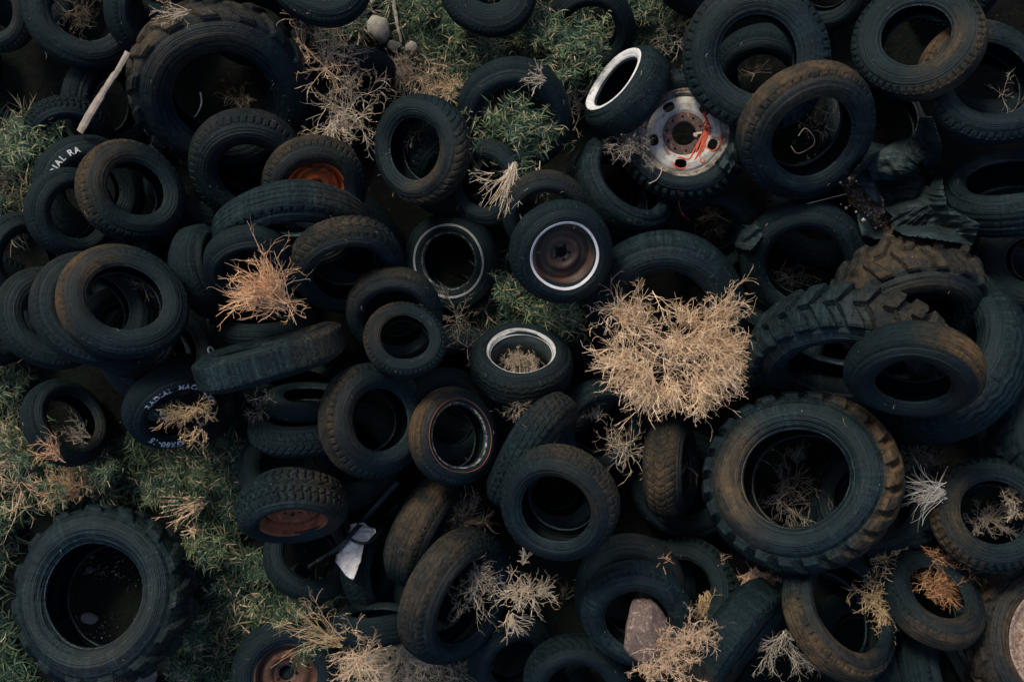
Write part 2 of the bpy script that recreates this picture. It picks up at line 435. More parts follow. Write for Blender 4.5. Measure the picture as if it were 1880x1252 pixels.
def rim_build(root, rim, h, b, R):
    """lathe rim in tyre units; parts: rim > disc, bolts"""
    z0 = b * 0.66
    def P(l): return [(r * h, z * b) for r, z in l]
    if rim in ('orange', 'rusty', 'dull', 'bottom'):
        mat = {'orange': M['rust_orange'], 'rusty': M['rust_brown'], 'dull': M['dull_rust'], 'bottom': M['dark_rust']}[rim]
        fl = lathe('rim', P([(1.07, .70), (1.08, .76), (1.05, .79), (1.0, .76), (.97, .70), (.95, .45), (.90, .40), (.885, .2), (.86, -.35), (.95, -.4), (.97, -.7), (1.05, -.75)]), 96)
        ro = link('rim', fl, mat, root)
        if rim == 'dull': pr = [(.87, .15), (.84, .10), (.80, .2), (.70, .12), (.62, .16), (.56, .3), (.47, .34), (.42, .28), (.36, .12), (.3, .1), (.2, .1), (.19, -.05)]
        elif rim == 'bottom': pr = [(.87, .15), (.83, .12), (.76, .28), (.6, .30), (.5, .26), (.46, .1), (.40, .06), (.25, .08), (.24, -.1)]
        else: pr = [(.87, -.05), (.82, -.10), (.77, .28), (.68, .36), (.60, .02), (.53, .06), (.47, .44), (.40, .48), (.34, .40), (.30, .16), (.17, .16), (.16, -.05)]
        dm = lathe('disc', P(pr), 96); do = link('disc', dm, mat, ro)
        nb = 5; rb = (.33 if rim == 'bottom' else .25) * h
        zb = (.08 if rim == 'bottom' else .11 if rim == 'dull' else .25) * b
        hm = lathe('hub_hole', [(0.001, zb + .002), (.03 * 1.2, zb + .003), (.03 * 1.3, zb - .01)], 12)
        for k in range(nb):
            a = 2 * math.pi * k / nb + .4
            q = link('bolt_hole', hm, M['liner'], ro); q.location = (rb * math.cos(a), rb * math.sin(a), 0.0); q.scale = (.9, .9, 1)
        cap = lathe('hub_well', [(0.001, -.25 * b), (.19 * h, -.24 * b), (.22 * h, -.02 * b)], 32)
        link('hub_well', cap, M['liner'], ro)
    elif rim == 'open':
        pr = P([(1.10, .72), (1.11, .80), (1.06, .84), (1.0, .80), (.985, .66), (.95, .62), (.94, .50), (.90, .46), (.87, .1), (.87, -.4), (.95, -.45), (1.0, -.7)])
        ro = link('rim', lathe('rim', pr[:6], 96), M['grey_rim'], root)
        link('barrel', lathe('barrel', pr[5:], 96), M['cable'], ro)
    elif rim == 'truck':
        fl = lathe('rim', P([(1.03, .70), (1.05, .80), (1.0, .84), (.97, .78), (.95, .74), (.93, .80), (.91, .74), (.88, .60), (.86, .5), (.84, 0), (.84, -.5), (1.0, -.7)]), 120)
        ro = link('rim', fl, M['dirty_flange'], root)
        # dished disc with five oval hand holes
        nr, nc = 70, 400
        rr = np.linspace(.865, .50, nr); th = np.linspace(0, 2 * np.pi, nc, endpoint=False)
        zz = np.interp(rr, [.50, .56, .70, .82, .865], [.50, .60, .66, .60, .50])
        RR, TH = np.meshgrid(rr, th, indexing='ij')
        V = np.stack([RR * h * np.cos(TH), RR * h * np.sin(TH), (zz * b)[:, None] + 0 * TH], -1).reshape(-1, 3)
        F = grid_faces(nr, nc)
        fc = V[F].mean(1); keep = np.ones(len(F), bool)
        for k in range(5):
            a = R_(144 + 72 * k); cx_, cy_ = .705 * h * math.cos(a), .705 * h * math.sin(a)
            dx, dy = fc[:, 0] - cx_, fc[:, 1] - cy_
            ra = dx * math.cos(a) + dy * math.sin(a); ta = -dx * math.sin(a) + dy * math.cos(a)
            keep &= ((np.abs(ra) / (.105 * h)) ** 2.6 + (np.abs(ta) / (.135 * h)) ** 2.6) > 1
        dm = mesh_np('disc', V, F[keep])
        do = link('disc', dm, M['white_paint'], ro); md = do.modifiers.new('thick', 'SOLIDIFY'); md.thickness = .03; md.offset = 0
        hub = lathe('hub_flange', P([(.50, .50), (.495, .56), (.47, .57), (.35, .56), (.31, .58), (.275, .55), (.265, .3), (.27, 0)]), 64)
        ho = link('hub_flange', hub, M['hub_rust'], ro)
        bm = lathe('bolt_hole', [(.001, .575 * b + .003), (.028, .575 * b + .004), (.030, .55 * b)], 14)
        for k in range(10):
            a = 2 * math.pi * k / 10 + .2
            q = link('bolt_hole', bm, M['liner'], ro); q.location = (.40 * h * math.cos(a), .40 * h * math.sin(a), 0.0); q.scale = (.62, .62, 1)
    elif rim == 'corroded':
        pr = P([(1.02, .60), (1.03, .72), (.99, .78), (.94, .74), (.90, .60), (.84, .56), (.72, .62), (.50, .66), (.30, .6), (.28, .2)])
        link('rim', lathe('rim', pr, 120, wob=.006), M['corroded'], root)

# ------------------------------------------------------------------ tyre placing
GROUP = 'old tyres thrown on the heap'
def basis(px, py, tilt, lean, spin):
    """rotation whose z axis is the tyre axis, tilt measured against the line of sight at that photo position"""
    d = px_ray(px, py); toc = Vector(-d / np.linalg.norm(d))
    q = Vector((0, 0, 1)).rotation_difference(toc)
    t, L = R_(tilt), R_(lean)
    n = Vector((math.sin(t) * math.cos(L), math.sin(t) * math.sin(L), math.cos(t)))
    n = (q @ n).normalized()
    sdir = Vector((math.cos(R_(spin)), math.sin(R_(spin)), 0)); sdir = q @ sdir
    x = (sdir - n * sdir.dot(n))
    if x.length < .2:
        x = n.orthogonal()
    x.normalize(); y = n.cross(x)
    return Matrix((x, y, n)).transposed()

def tyre(label, px, py, Rp, tilt, lean, w=.62, h=.58, kind='rib', dust=0.15, ddir=120, worn=.35, rim=None, bands=(), texts=(), q=.93, zmax=None, zfix=None, name=None, dz=0.0, squash=1.0, tdust=None, tflip=False):
    b = w / 2
    Mx = basis(px, py, tilt, lean, ddir)
    n = Mx.col[2]
    sw, tr, s = carcass(h, b, kind.startswith('tractor'), kind == 'band')
    prof = np.concatenate([sw[::3], tr[::2], np.stack([sw[::3][:, 0], -sw[::3][:, 1]], 1)])
    th = np.linspace(0, 2 * np.pi, 220, endpoint=False)
    P0 = np.stack([prof[:, 0][:, None] * np.cos(th), prof[:, 0][:, None] * np.sin(th), prof[:, 1][:, None] + 0 * th], -1).reshape(-1, 3)
    if kind.startswith('tractor'): P0[:, :2] *= 1.03
    if rim and rim != 'open':
        rq = np.linspace(.02, h, 14)
        P0 = np.concatenate([P0, np.stack([rq[:, None] * np.cos(th), rq[:, None] * np.sin(th), 0 * th + .55 * b + 0 * rq[:, None]], -1).reshape(-1, 3)])
    A = np.array(Mx)
    P1 = P0 @ A.T
    zc = 0.35; off = 0.88 * b
    for it in range(4):
        # face centre lies on the sight line
        fz = zc; 
        for _ in range(3):
            Rw = Rp / FPX * (CAMH - fz)
            fz = zc + n.z * off * Rw
        Fp = unproj(px, py, fz)
        C = Fp - np.array(n) * off * Rw
        P = P1 * Rw
        i, j = hidx(P[:, 0] + C[0], P[:, 1] + C[1])
        key = i * HNX + j
        order = np.argsort(P[:, 2]); k2, first = np.unique(key[order], return_index=True)
        bot = P[order, 2][first]
        gap = HF.ravel()[k2] - bot
        floor_z = -bot.min()
        zc = max(np.quantile(gap, q), floor_z) if zfix is None else zfix
        if zmax is not None: zc = min(zc, max(zmax, floor_z))
        zc += dz
    fz = zc + n.z * off * Rw; Rw = Rp / FPX * (CAMH - fz); Fp = unproj(px, py, fz); C = Fp - np.array(n) * off * Rw
    P = P1 * Rw
    i, j = hidx(P[:, 0] + C[0], P[:, 1] + C[1])
    np.maximum.at(HF, (i, j), (P[:, 2] + zc).astype(np.float32))
    nm = name or 'wheel' if rim else 'tyre'
    root = empty(nm)
    root.matrix_world = Matrix.Translation(Vector((C[0], C[1], zc))) @ Mx.to_4x4() @ Matrix.Diagonal((Rw, Rw * squash, Rw, 1))
    tag(root, label, 'wheel' if rim else 'tyre', GROUP)
    ms = tyre_meshes(kind, h, b)
    rnd = float(rng.random())
    if not rim: root.scale.y *= float(rng.uniform(.94, 1.0))
    for key_, pn, mt in (('tread', 'tread', 'tread'), ('side_a', 'sidewall', 'rubber'), ('side_b', 'sidewall', 'rubber'), ('bead_a', 'bead', 'bead'), ('bead_b', 'bead', 'bead'), ('liner', 'inner_liner', 'liner')):
        o = link(pn, ms[key_], M[mt], root); o.color = (tdust if (tdust is not None and pn == 'tread') else dust, worn, rnd, 0 if (tflip and pn == 'tread') else 1)
    if rim: rim_build(root, rim, h, b, Rw)
    for bn, r1, r2, mt in bands:
        link(bn, band_mesh(bn, h, b, r1, r2), M[mt], root)
    for t in texts:
        t = dict(t); st = t.pop('at') - ddir; me = text_mesh(h=h, b=b, start_deg=st, **t)
        link('lettering', me, M['white_line'], root)
    return root, zc, n, Rw

exec_tyres = []
def T(layer, *a, **k): exec_tyres.append((layer, len(exec_tyres), a, k))

# ---- bottom of the heap
T(0, 'black tyre lying low beside the two tumbleweeds, mostly hidden', 655, 150, 72, 62, -90, kind='bald', dust=0)
T(0, 'tyre cut by the left photo edge, dusty ribbed tread facing right', -25, 15, 84, 30, 180, kind='truck', dust=.45, ddir=0)
T(0, 'flat black tyre at the top left with dry scrub in its hole', 155, 15, 108, 12, 90, h=.55, kind='bald', dust=0)
T(0, 'dark tyre behind the upper left side of the big lugged tyre', 285, 25, 85, 35, 0, kind='rib', dust=0)
T(0, 'knobbly black tyre under the wooden stake near the grass', 130, 262, 82, 30, -90, kind='block', dust=0, worn=.2)
T(0, 'black tyre at the top edge behind the big lugged tyre', 495, 25, 92, 15, -60, kind='rib', dust=.0)
T(0, 'dark tyre cut by the top edge above the pale tumbleweed', 590, -55, 98, 20, 90, kind='rib', dust=0)
T(0, 'smooth black tyre cut by the top edge above the green grass', 896, -32, 95, 14, 90, h=.42, kind='rib', dust=.05, worn=.2)
T(0, 'dark tyre behind the leafy green weed, right of the oval holed tyre', 945, 222, 108, 22, -90, h=.60, kind='bald', dust=0)
T(0, 'black tyre between the grass and the white walled tyre', 1085, 60, 84, 25, -90, kind='bald', dust=0)
T(0, 'dark tyre showing behind the lower right of the oval holed tyre', 885, 335, 80, 25, 180, kind='bald', dust=.1)
T(.1, 'dark ribbed tyre above the white letters, left of the tyre with plain inside', 60, 480, 92, 25, 0, kind='bald', dust=0)
T(.2, 'small oval holed tyre at the left with a dry branch inside', 135, 768, 84, 40, 30, h=.60, w=.6, kind='rib', dust=.25, ddir=-30, worn=.3)
T(.1, 'black tyre under the knobbly rusty wheel, hoses across it', 575, 1012, 88, 20, 60, h=.6, kind='rib', dust=0)
T(.0, 'dark tyre in shade above the knobbly rusty wheel', 530, 850, 92, 25, 90, kind='rib', dust=0)
T(.0, 'ribbed tyre on edge, topmost of the small stack left of centre', 545, 690, 95, 70, 90, kind='honey', w=.55, dust=0, worn=.3)
T(.0, 'ribbed tyre on edge, lowest of the small stack left of centre', 555, 765, 98, 72, 90, kind='chevron', w=.6, dust=0, worn=.4)
T(.3, 'narrow tyre on edge in the middle of the small stack left of centre', 570, 722, 85, 72, 90, kind='rib', w=.45, dust=0, worn=.4)
T(0, 'black tyre cut by the right edge under the plastic sheet', 1885, 478, 98, 16, 180, h=.42, kind='honey', dust=.1)
T(0, 'lugged tyre cut by the right photo edge below the long worn tread', 1965, 790, 135, 42, 10, kind='tractor', w=.7, dust=.0, worn=.5)
T(.4, 'large tyre at the right whose long cracked tread curves down', 1690, 630, 180, 44, 133, h=.6, w=.60, kind='zigzag', dust=.05, worn=.5, q=.8, zmax=.45)
T(0, 'dark tyre behind the lower right of the huge lugged tyre', 1600, 915, 118, 20, 110, kind='tractor', w=.5, h=.6, dust=.1)
T(0, 'dark lugged tyre behind the tyre holding the boulder, to its right', 1248, 1085, 108, 25, 150, kind='block', dust=.1)
T(.1, 'torn black tyre directly behind the tyre holding the boulder', 1155, 1095, 108, 22, -90, h=.62, kind='bald', dust=.12, ddir=60)
T(.1, 'glossy black tyre at the bottom left of the chevron tread', 950, 1222, 88, 42, -60, kind='bald', dust=0, worn=.6)
T(.2, 'ribbed strip of tyre between two tyres at the bottom right', 1668, 1215, 100, 74, 15, kind='rib', w=.5, dust=.0)
T(.1, 'tyre on edge with jagged dusty shoulder at the bottom right', 1755, 1250, 105, 72, 15, kind='slot', w=.75, dust=.5, ddir=0)
T(.0, 'dark tyre at centre, shaded behind the red lined tyre', 826, 765, 92, 10, 0, kind='bald', dust=0)
T(.2, 'black tyre behind the wheel with the bright white ring', 1003, 402, 84, 25, -75, h=.62, kind='rib', dust=.25, ddir=90)
T(.3, 'smooth curved tyre below the matted grey weed', 1162, 325, 103, 50, 42, h=.66, kind='bald', dust=0, worn=.9)
T(.2, 'dark tyre holding twigs below the white truck wheel', 1303, 432, 95, 33, -90, h=.64, kind='slot', dust=0, worn=.4)
T(.3, 'black tyre with outlined white letters behind the plain flat tread', 300, 640, 108, 18, 60, kind='bald', dust=0,
  texts=({'body': 'ON', 'rad': .74, 'size': .17, 'at': 3, 'outline': True},))
T(.3, 'ribbed tyre lying under the grass at the bottom centre', 690, 1122, 78, 76, 92, kind='rib', w=.72, dust=0, worn=.4)
T(.1, 'wheel with brown rusty disc cut by the bottom edge', 525, 1240, 100, 12, -100, h=.55, kind='rib', rim='bottom', dust=0)
T(.6, 'leftmost tyre of the overlapping row, thin pale rim of tread', 100, 577, 100, 25, 50, h=.54, w=.5, kind='rib', dust=.1, worn=.5)
T(.7, 'lowest tyre of the overlapping row, only a crescent showing', 235, 602, 90, 20, 80, w=.5, kind='rib', dust=.1, worn=.5)
T(-.5, 'black tyre deep under the white lettered tyre, pale letter outlines in view', 352, 728, 86, 12, 80, h=.5, kind='bald', dust=0,
  texts=({'body': 'YN', 'rad': .66, 'size': .19, 'at': 226, 'outline': True},))
# ---- second layer
T(1, 'weathered tractor tyre with deep lugs at the upper left', 412, 186, 176, 24, -82, h=.53, w=.62, kind='tractor_worn', dust=.55, ddir=120, worn=.3, zmax=.5)
T(1, 'black tyre with broken white letters beside the green grass', 172, 348, 100, 12, 0, h=.5, kind='bald', dust=0,
  texts=({'body': 'DIAL RA', 'rad': .70, 'size': .15, 'at': 163, 'bold': .03},))
T(1.3, 'dark tyre half covered by the brown dusted tyre, upper left', 142, 392, 84, 24, 0, h=.56, kind='rib', dust=0, worn=.4)
T(1, 'huge tractor tyre lying on the grass at the bottom left', 166, 1091, 178, 28, 175, h=.545, w=.70, kind='tractor_worn', dust=.12, ddir=-50, worn=.75)
T(1, 'upright black tyre with fine ribs and a white mark, left of centre', 402, 492, 86, 64, 14, h=.62, w=.78, kind='rib', dust=0, worn=.4)
T(1.35, 'ribbed tyre beneath the orange tumbleweed, above the flat tread', 482, 568, 100, 66, 92, h=.64, w=.55, kind='rib', dust=0, worn=.4)
T(1.4, 'dark tyre behind the orange tumbleweed', 466, 505, 92, 44, -88, h=.64, kind='rib', dust=0, worn=.4)
T(1.2, 'black tyre with a clean white wall, standing in the grass', 1128, 149, 92, 69, 138, h=.60, w=.80, kind='bald', dust=0, worn=.7, bands=(('whitewall', .61, .77, 'white_wall'),))
T(1, 'truck wheel with white painted disc and orange rope', 1256, 243, 124, 12, 90, h=.645, w=.6, kind='block', rim='truck', dust=.0, worn=.3)
T(1, 'big smooth tyre behind the largest tumbleweed', 1222, 580, 152, 25, -90, h=.58, w=.5, kind='bald', dust=0, worn=.95)
T(1, 'large dark tyre with a small twig plant in its hole', 1480, 492, 122, 24, -80, h=.62, w=.5, kind='bald', dust=0, worn=.4)
T(1.3, 'tractor tyre with chevron lugs, behind the sharper lugged one', 1682, 596, 150, 48, -72, h=.5, w=.85, kind='tractor', dust=.5, ddir=100, worn=.5, zmax=.5)
T(1.1, 'smooth black tyre curving left of the grey twigs under the largest tumbleweed', 1108, 790, 90, 30, -45, h=.62, kind='bald', dust=0, worn=.8)
T(1.2, 'upright tyre with cracked ribs and an ochre shoulder, right of centre', 1262, 860, 98, 78, -2, h=.62, w=.72, kind='chevron', dust=.7, ddir=180, worn=.5)
T(1.3, 'tyre with honeycomb tread running down to the lower centre', 1002, 842, 118, 84, -34, h=.62, w=.60, kind='honey', dust=.25, ddir=60, worn=.5)
T(1.4, 'knobbly wheel with a rusty brown disc, lower left of centre', 538, 963, 103, 67, -87, h=.60, w=.80, kind='block', rim='rusty', dust=.35, ddir=60, worn=.8)
T(1.2, 'sagging tyre with a smooth flank and blocky shoulder beside the white sack', 704, 1042, 80, 66, -8, h=.62, w=.75, kind='honey', dust=0, worn=.5)
T(1.1, 'tyre with arrow shaped tread at the bottom edge', 1062, 1275, 106, 34, -88, h=.58, w=.62, kind='chevron', dust=.0, worn=.5)
T(1.2, 'greenish tyre with a boulder lodged in it', 1170, 1142, 108, 33, -88, h=.58, w=.62, kind='slot', dust=0, worn=1.0)
T(1.1, 'smooth tyre on edge with an ochre shoulder, bottom right of the boulder', 1372, 1198, 125, 84, -38, h=.6, w=.62, kind='band', dust=.8, ddir=-60, worn=.6)
T(1.2, 'leaning truck tyre with slotted ochre shoulder at the lower right', 1562, 1112, 132, 50, 28, h=.66, w=.5, kind='slot', dust=.8, ddir=-130, worn=.5)
T(1.4, 'tyre holding a rust coloured weed at the lower right', 1724, 1084, 100, 46, 52, h=.56, w=.62, kind='slot', dust=.45, ddir=-90, worn=.5)
T(1.5, 'knobbly tyre cut by the right edge with pale tumbleweeds inside', 1828, 938, 110, 17, 40, h=.56, w=.6, kind='block', dust=.6, ddir=190, worn=.5, rim=None)
T(1.3, 'tractor tyre with pale corroded rim at the bottom right edge', 1968, 1185, 175, 22, 10, h=.62, w=.62, kind='tractor', dust=.6, ddir=170, rim='corroded')
T(1.2, 'narrow tyre cut by the right edge beside the plastic sheet', 1852, 322, 122, 62, 96, h=.62, w=.70, kind='rib', dust=0, worn=.8)
T(1.2, 'tyre at the upper right edge, sandy sidewall and slotted tread', 1822, 142, 126, 32, 42, h=.60, w=.55, kind='truck', dust=.9, ddir=150, worn=.4)
# ---- third layer
T(2, 'middle tyre of the overlapping row, tread like a thin crescent', 178, 560, 112, 25, 52, h=.56, w=.45, kind='rib', dust=.15, worn=.5)
T(1.05, 'tyre below the lugged tractor tyre, behind the orange wheel', 457, 320, 112, 27, -90, h=.52, kind='truck', dust=.15, ddir=100, worn=.4)
T(2, 'tractor tyre with bold chevron lugs arching at the right', 1555, 690, 184, 62, -95, h=.6, w=.58, kind='tractor_fine', dust=.35, ddir=40, worn=.8)
T(2.3, 'deep black tyre with a round hole, lower centre', 1018, 938, 116, 33, -122, h=.60, w=.62, kind='honey', dust=.3, ddir=50, worn=.35)
T(2, 'slanting tyre with worn ribs and an ochre slotted shoulder, lower centre', 812, 990, 110, 75, -24, h=.62, w=.70, kind='slot', dust=.5, ddir=150, worn=.5, zmax=.6)
T(2.2, 'big leaning tyre with wavy zigzag tread at the lower centre', 864, 1108, 134, 58, -28, h=.64, w=.60, kind='zigzag', dust=.4, ddir=150, worn=.6)
T(2, 'wheel with a bright white ring and brown dished centre', 1037, 470, 98, 22, -50, h=.57, w=.6, kind='rib', rim='dull', dust=0, worn=.5, bands=(('white_ring', .615, .665, 'white_wall'),))
T(2, 'tyre with thin white pinstripe around its flaking edge', 824, 480, 92, 16, 170, h=.54, w=.6, kind='rib', dust=0, worn=.3, bands=(('pinstripe', .70, .715, 'white_wall'), ('pinstripe', .725, .738, 'white_line'), ('flaking_edge', .55, .575, 'flake')))
T(2, 'wheel with pale steel rim full of dry weed, zigzag tread', 957, 643, 96, 50, 90, h=.62, w=.80, kind='zigzag', rim='open', dust=.12, ddir=-60, worn=.4, bands=(('white_ring', .628, .658, 'grey_rim'),))
T(1.9, 'large dim tyre left of the red lined tyre', 702, 770, 110, 32, 3, h=.55, w=.62, kind='truck', dust=.45, ddir=180, worn=.4)
T(2, 'upright oval holed black tyre with cracked muddy tread on its right', 757, 273, 103, 38, 175, h=.57, w=.62, kind='chevron', dust=.5, ddir=-40, worn=.6)
T(1.6, 'tyre with raised white lettering around its rim, lower left', 326, 762, 90, 45, -60, h=.60, w=.66, kind='rib', dust=0, worn=.25,
  texts=({'body': 'RADIAL  MACH  SIXTY', 'rad': .70, 'size': .150, 'at': 156, 'bold': .035, 'spacing': 1.18}, {'body': 'GR60-15', 'rad': .68, 'size': .175, 'at': -74, 'bold': .04, 'spacing': 1.15}))
T(2.4, 'flat bald tread seen edge on, ochre patch at its right', 490, 628, 138, 86, 106, h=.64, w=.47, kind='band', dust=.45, ddir=-10, worn=1.0)
# ---- upper layer
T(3, 'brown dusted tyre with a fine tread, upper left', 252, 345, 100, 27, 38, h=.54, w=.62, kind='honey', dust=.75, ddir=150, worn=.5)
T(1.15, 'wheel with a bright orange disc, half covered', 582, 352, 97, 22, -72, h=.55, w=.62, kind='truck', rim='orange', dust=.5, ddir=100, worn=.6)
T(1.6, 'arched tyre with blocky tread just above centre left', 643, 508, 112, 46, -78, h=.64, w=.60, kind='chevron', dust=.4, ddir=110, worn=.5)
T(2.1, 'brownish tyre behind the round tyre at centre left', 725, 588, 94, 30, -90, h=.64, kind='rib', dust=.35, ddir=110, worn=.5)
T(3, 'split tyre with muddy torn tread, right of centre', 1675, 708, 124, 52, -95, h=.54, w=.62, kind='rib', dust=.12, ddir=25, tdust=1.0, worn=.15, squash=1.0)
T(3, 'huge tractor tyre with muddy lugs and grey weed inside', 1457, 875, 183, 15, 150, h=.54, w=.62, kind='tractor_fine', dust=.75, ddir=185, tdust=1.0, tflip=True, worn=.7)
T(3, 'tyre with a thin red line around its edge, sandy sidewall', 845, 800, 93, 35, 6, h=.63, w=.50, kind='rib', dust=.9, ddir=150, worn=.5, bands=(('red_line', .735, .75, 'red_line'), ('flaking_edge', .635, .665, 'flake')))
T(3, 'large worn truck tyre at the top right with dark hole', 1393, 100, 140, 10, 45, h=.53, w=.55, kind='truck', dust=.12, worn=.8)
T(3, 'topmost brown dusted tyre of the overlapping row, left', 230, 545, 117, 22, 72, h=.58, w=.50, kind='rib', dust=.75, ddir=150, worn=.4)
T(3.5, 'black tyre at the top right with ochre saw edged tread', 1680, 62, 120, 30, 112, h=.53, w=.55, kind='truck', dust=.55, ddir=-35, worn=.5)
T(1.2, 'arched tyre whose broad tread covers half of the orange wheel', 540, 452, 142, 66, -87, h=.64, w=.56, kind='slot', dust=.25, ddir=20, worn=1.0)
T(4, 'small round tyre with fine shoulder slots at centre left', 743, 618, 77, 18, 95, h=.60, w=.62, kind='truck', dust=.55, ddir=150, worn=.4)
T(4, 'large worn truck tyre leaning on another, sandy slotted shoulder', 1494, 256, 136, 38, -48, h=.60, w=.52, kind='slot', dust=.7, ddir=115, worn=.9)

GRASS = [
 [(590,0),(830,0),(880,60),(1000,40),(1010,0),(1255,0),(1262,50),(1180,95),(1110,95),(1080,180),(1000,150),(850,140),(800,190),(720,170),(640,110),(590,60)],
 [(-60,215),(60,212),(135,232),(95,300),(60,420),(-60,440)],
 [(-60,650),(50,680),(65,780),(120,860),(205,840),(235,805),(420,780),(440,830),(432,1000),(500,1060),(600,1090),(640,1125),(640,1180),(760,1190),(900,1240),(900,1320),(620,1320),(620,1200),(440,1180),(400,1320),(300,1320),(370,1100),(360,970),(250,905),(60,925),(10,1010),(-60,1010)],
 [(-100,1000),(15,1000),(-2,1080),(20,1180),(80,1300),(-100,1320)],
 [(860,560),(905,490),(950,500),(1010,545),(1070,570),(1065,625),(1000,600),(900,590)],
]
def inpoly(x, y, P):
    c = False; n = len(P)
    for i in range(n):
        x1, y1 = P[i]; x2, y2 = P[(i + 1) % n]
        if (y1 > y) != (y2 > y) and x < (x2 - x1) * (y - y1) / (y2 - y1) + x1: c = not c
    return c
fr = random.Random(11); got = []
for _ in range(4000):
    x, y = fr.uniform(-80, 1960), fr.uniform(-60, 1310)
    if any((x - a) ** 2 + (y - b_) ** 2 < 195 ** 2 for a, b_ in got): continue
    if any(inpoly(x + 85 * math.cos(k), y + 85 * math.sin(k), P) for P in GRASS for k in np.arange(0, 6.28, .5)): continue
    if x < 420 and y > 860: continue
    got.append((x, y))
    T(-1, 'filler tyre added under the others to fill the dark gaps', x, y, fr.uniform(90, 112), fr.uniform(5, 42), fr.uniform(0, 360), h=.56, w=.6, kind=fr.choice(['rib', 'bald', 'truck', 'zigzag']), dust=0, worn=.1)  # invented filler tyres, added beneath the heap so its gaps stay dark
print('fillers', len(got))
exec_tyres.sort(key=lambda e: (e[0], e[1]))
placed = {}
for L_, i_, a, k in exec_tyres:
    r = tyre(*a, **k); placed[a[0]] = r
def rof(sub):
    return next(v for k, v in placed.items() if sub in k)
HF0 = HF.copy()
print('max pile', HF.max())
for k, v in placed.items(): print('%.2f' % v[1], k)

# ------------------------------------------------------------------ plants
def tubes(polys, rad0, rad1, cols, sides=3):
    """polys (n,K,3) -> vertices, faces, colours"""
    n, K, _ = polys.shape
    tg = np.gradient(polys, axis=1); tg /= np.linalg.norm(tg, axis=2, keepdims=True) + 1e-9
    ref = np.zeros_like(tg); ref[..., 2] = 1; ref[..., 0] = .3
    u = np.cross(tg, ref); u /= np.linalg.norm(u, axis=2, keepdims=True) + 1e-9
    v = np.cross(tg, u)
    rad = rad0[:, None] + (rad1 - rad0)[:, None] * np.linspace(0, 1, K)[None, :]
    a = np.arange(sides) * 2 * np.pi / sides
    V = polys[:, :, None, :] + rad[:, :, None, None] * (np.cos(a)[None, None, :, None] * u[:, :, None, :] + np.sin(a)[None, None, :, None] * v[:, :, None, :])
    V = V.reshape(-1, 3)
    base = np.arange(n)[:, None, None] * K * sides
    i = np.arange(K - 1)[None, :, None] * sides; j = np.arange(sides)[None, None, :]; j2 = (j + 1) % sides
    F = np.stack([base + i + j, base + i + j2, base + i + sides + j2, base + i + sides + j], -1).reshape(-1, 4)
    C = np.repeat(cols, K * sides, axis=0)
    return V, F, C

def grow(g, start, dirs, L, K, curl, grav=0.0, kink=0.0):
    n = len(start); P = np.zeros((n, K, 3)); P[:, 0] = start; d = dirs / np.linalg.norm(dirs, axis=1, keepdims=True)
    c = g.normal(0, 1, (n, 3)) * curl
    for i in range(1, K):
        P[:, i] = P[:, i - 1] + d * (L / (K - 1))[:, None]
        d = d + c / K + g.normal(0, 1, (n, 3)) * (curl * .35 / K + kink); d[:, 2] -= grav / K
        d /= np.linalg.norm(d, axis=1, keepdims=True)
    return P

PAL = {'straw2': [(.68, .51, .34), (.56, .40, .25), (.76, .60, .43)], 'tan': [(.62, .43, .29), (.52, .35, .225), (.70, .51, .36)], 'orange': [(.66, .38, .21), (.54, .30, .16), (.70, .45, .28)],
       'grey': [(.30, .265, .225), (.38, .34, .285), (.22, .195, .165)], 'white': [(.46, .44, .40), (.36, .34, .31), (.52, .48, .43)],
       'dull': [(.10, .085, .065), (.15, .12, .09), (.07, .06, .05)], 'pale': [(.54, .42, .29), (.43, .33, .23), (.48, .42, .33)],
       'straw': [(.38, .28, .15), (.30, .24, .13), (.44, .31, .17)], 'rust': [(.40, .19, .085), (.33, .16, .08), (.36, .23, .13)]}

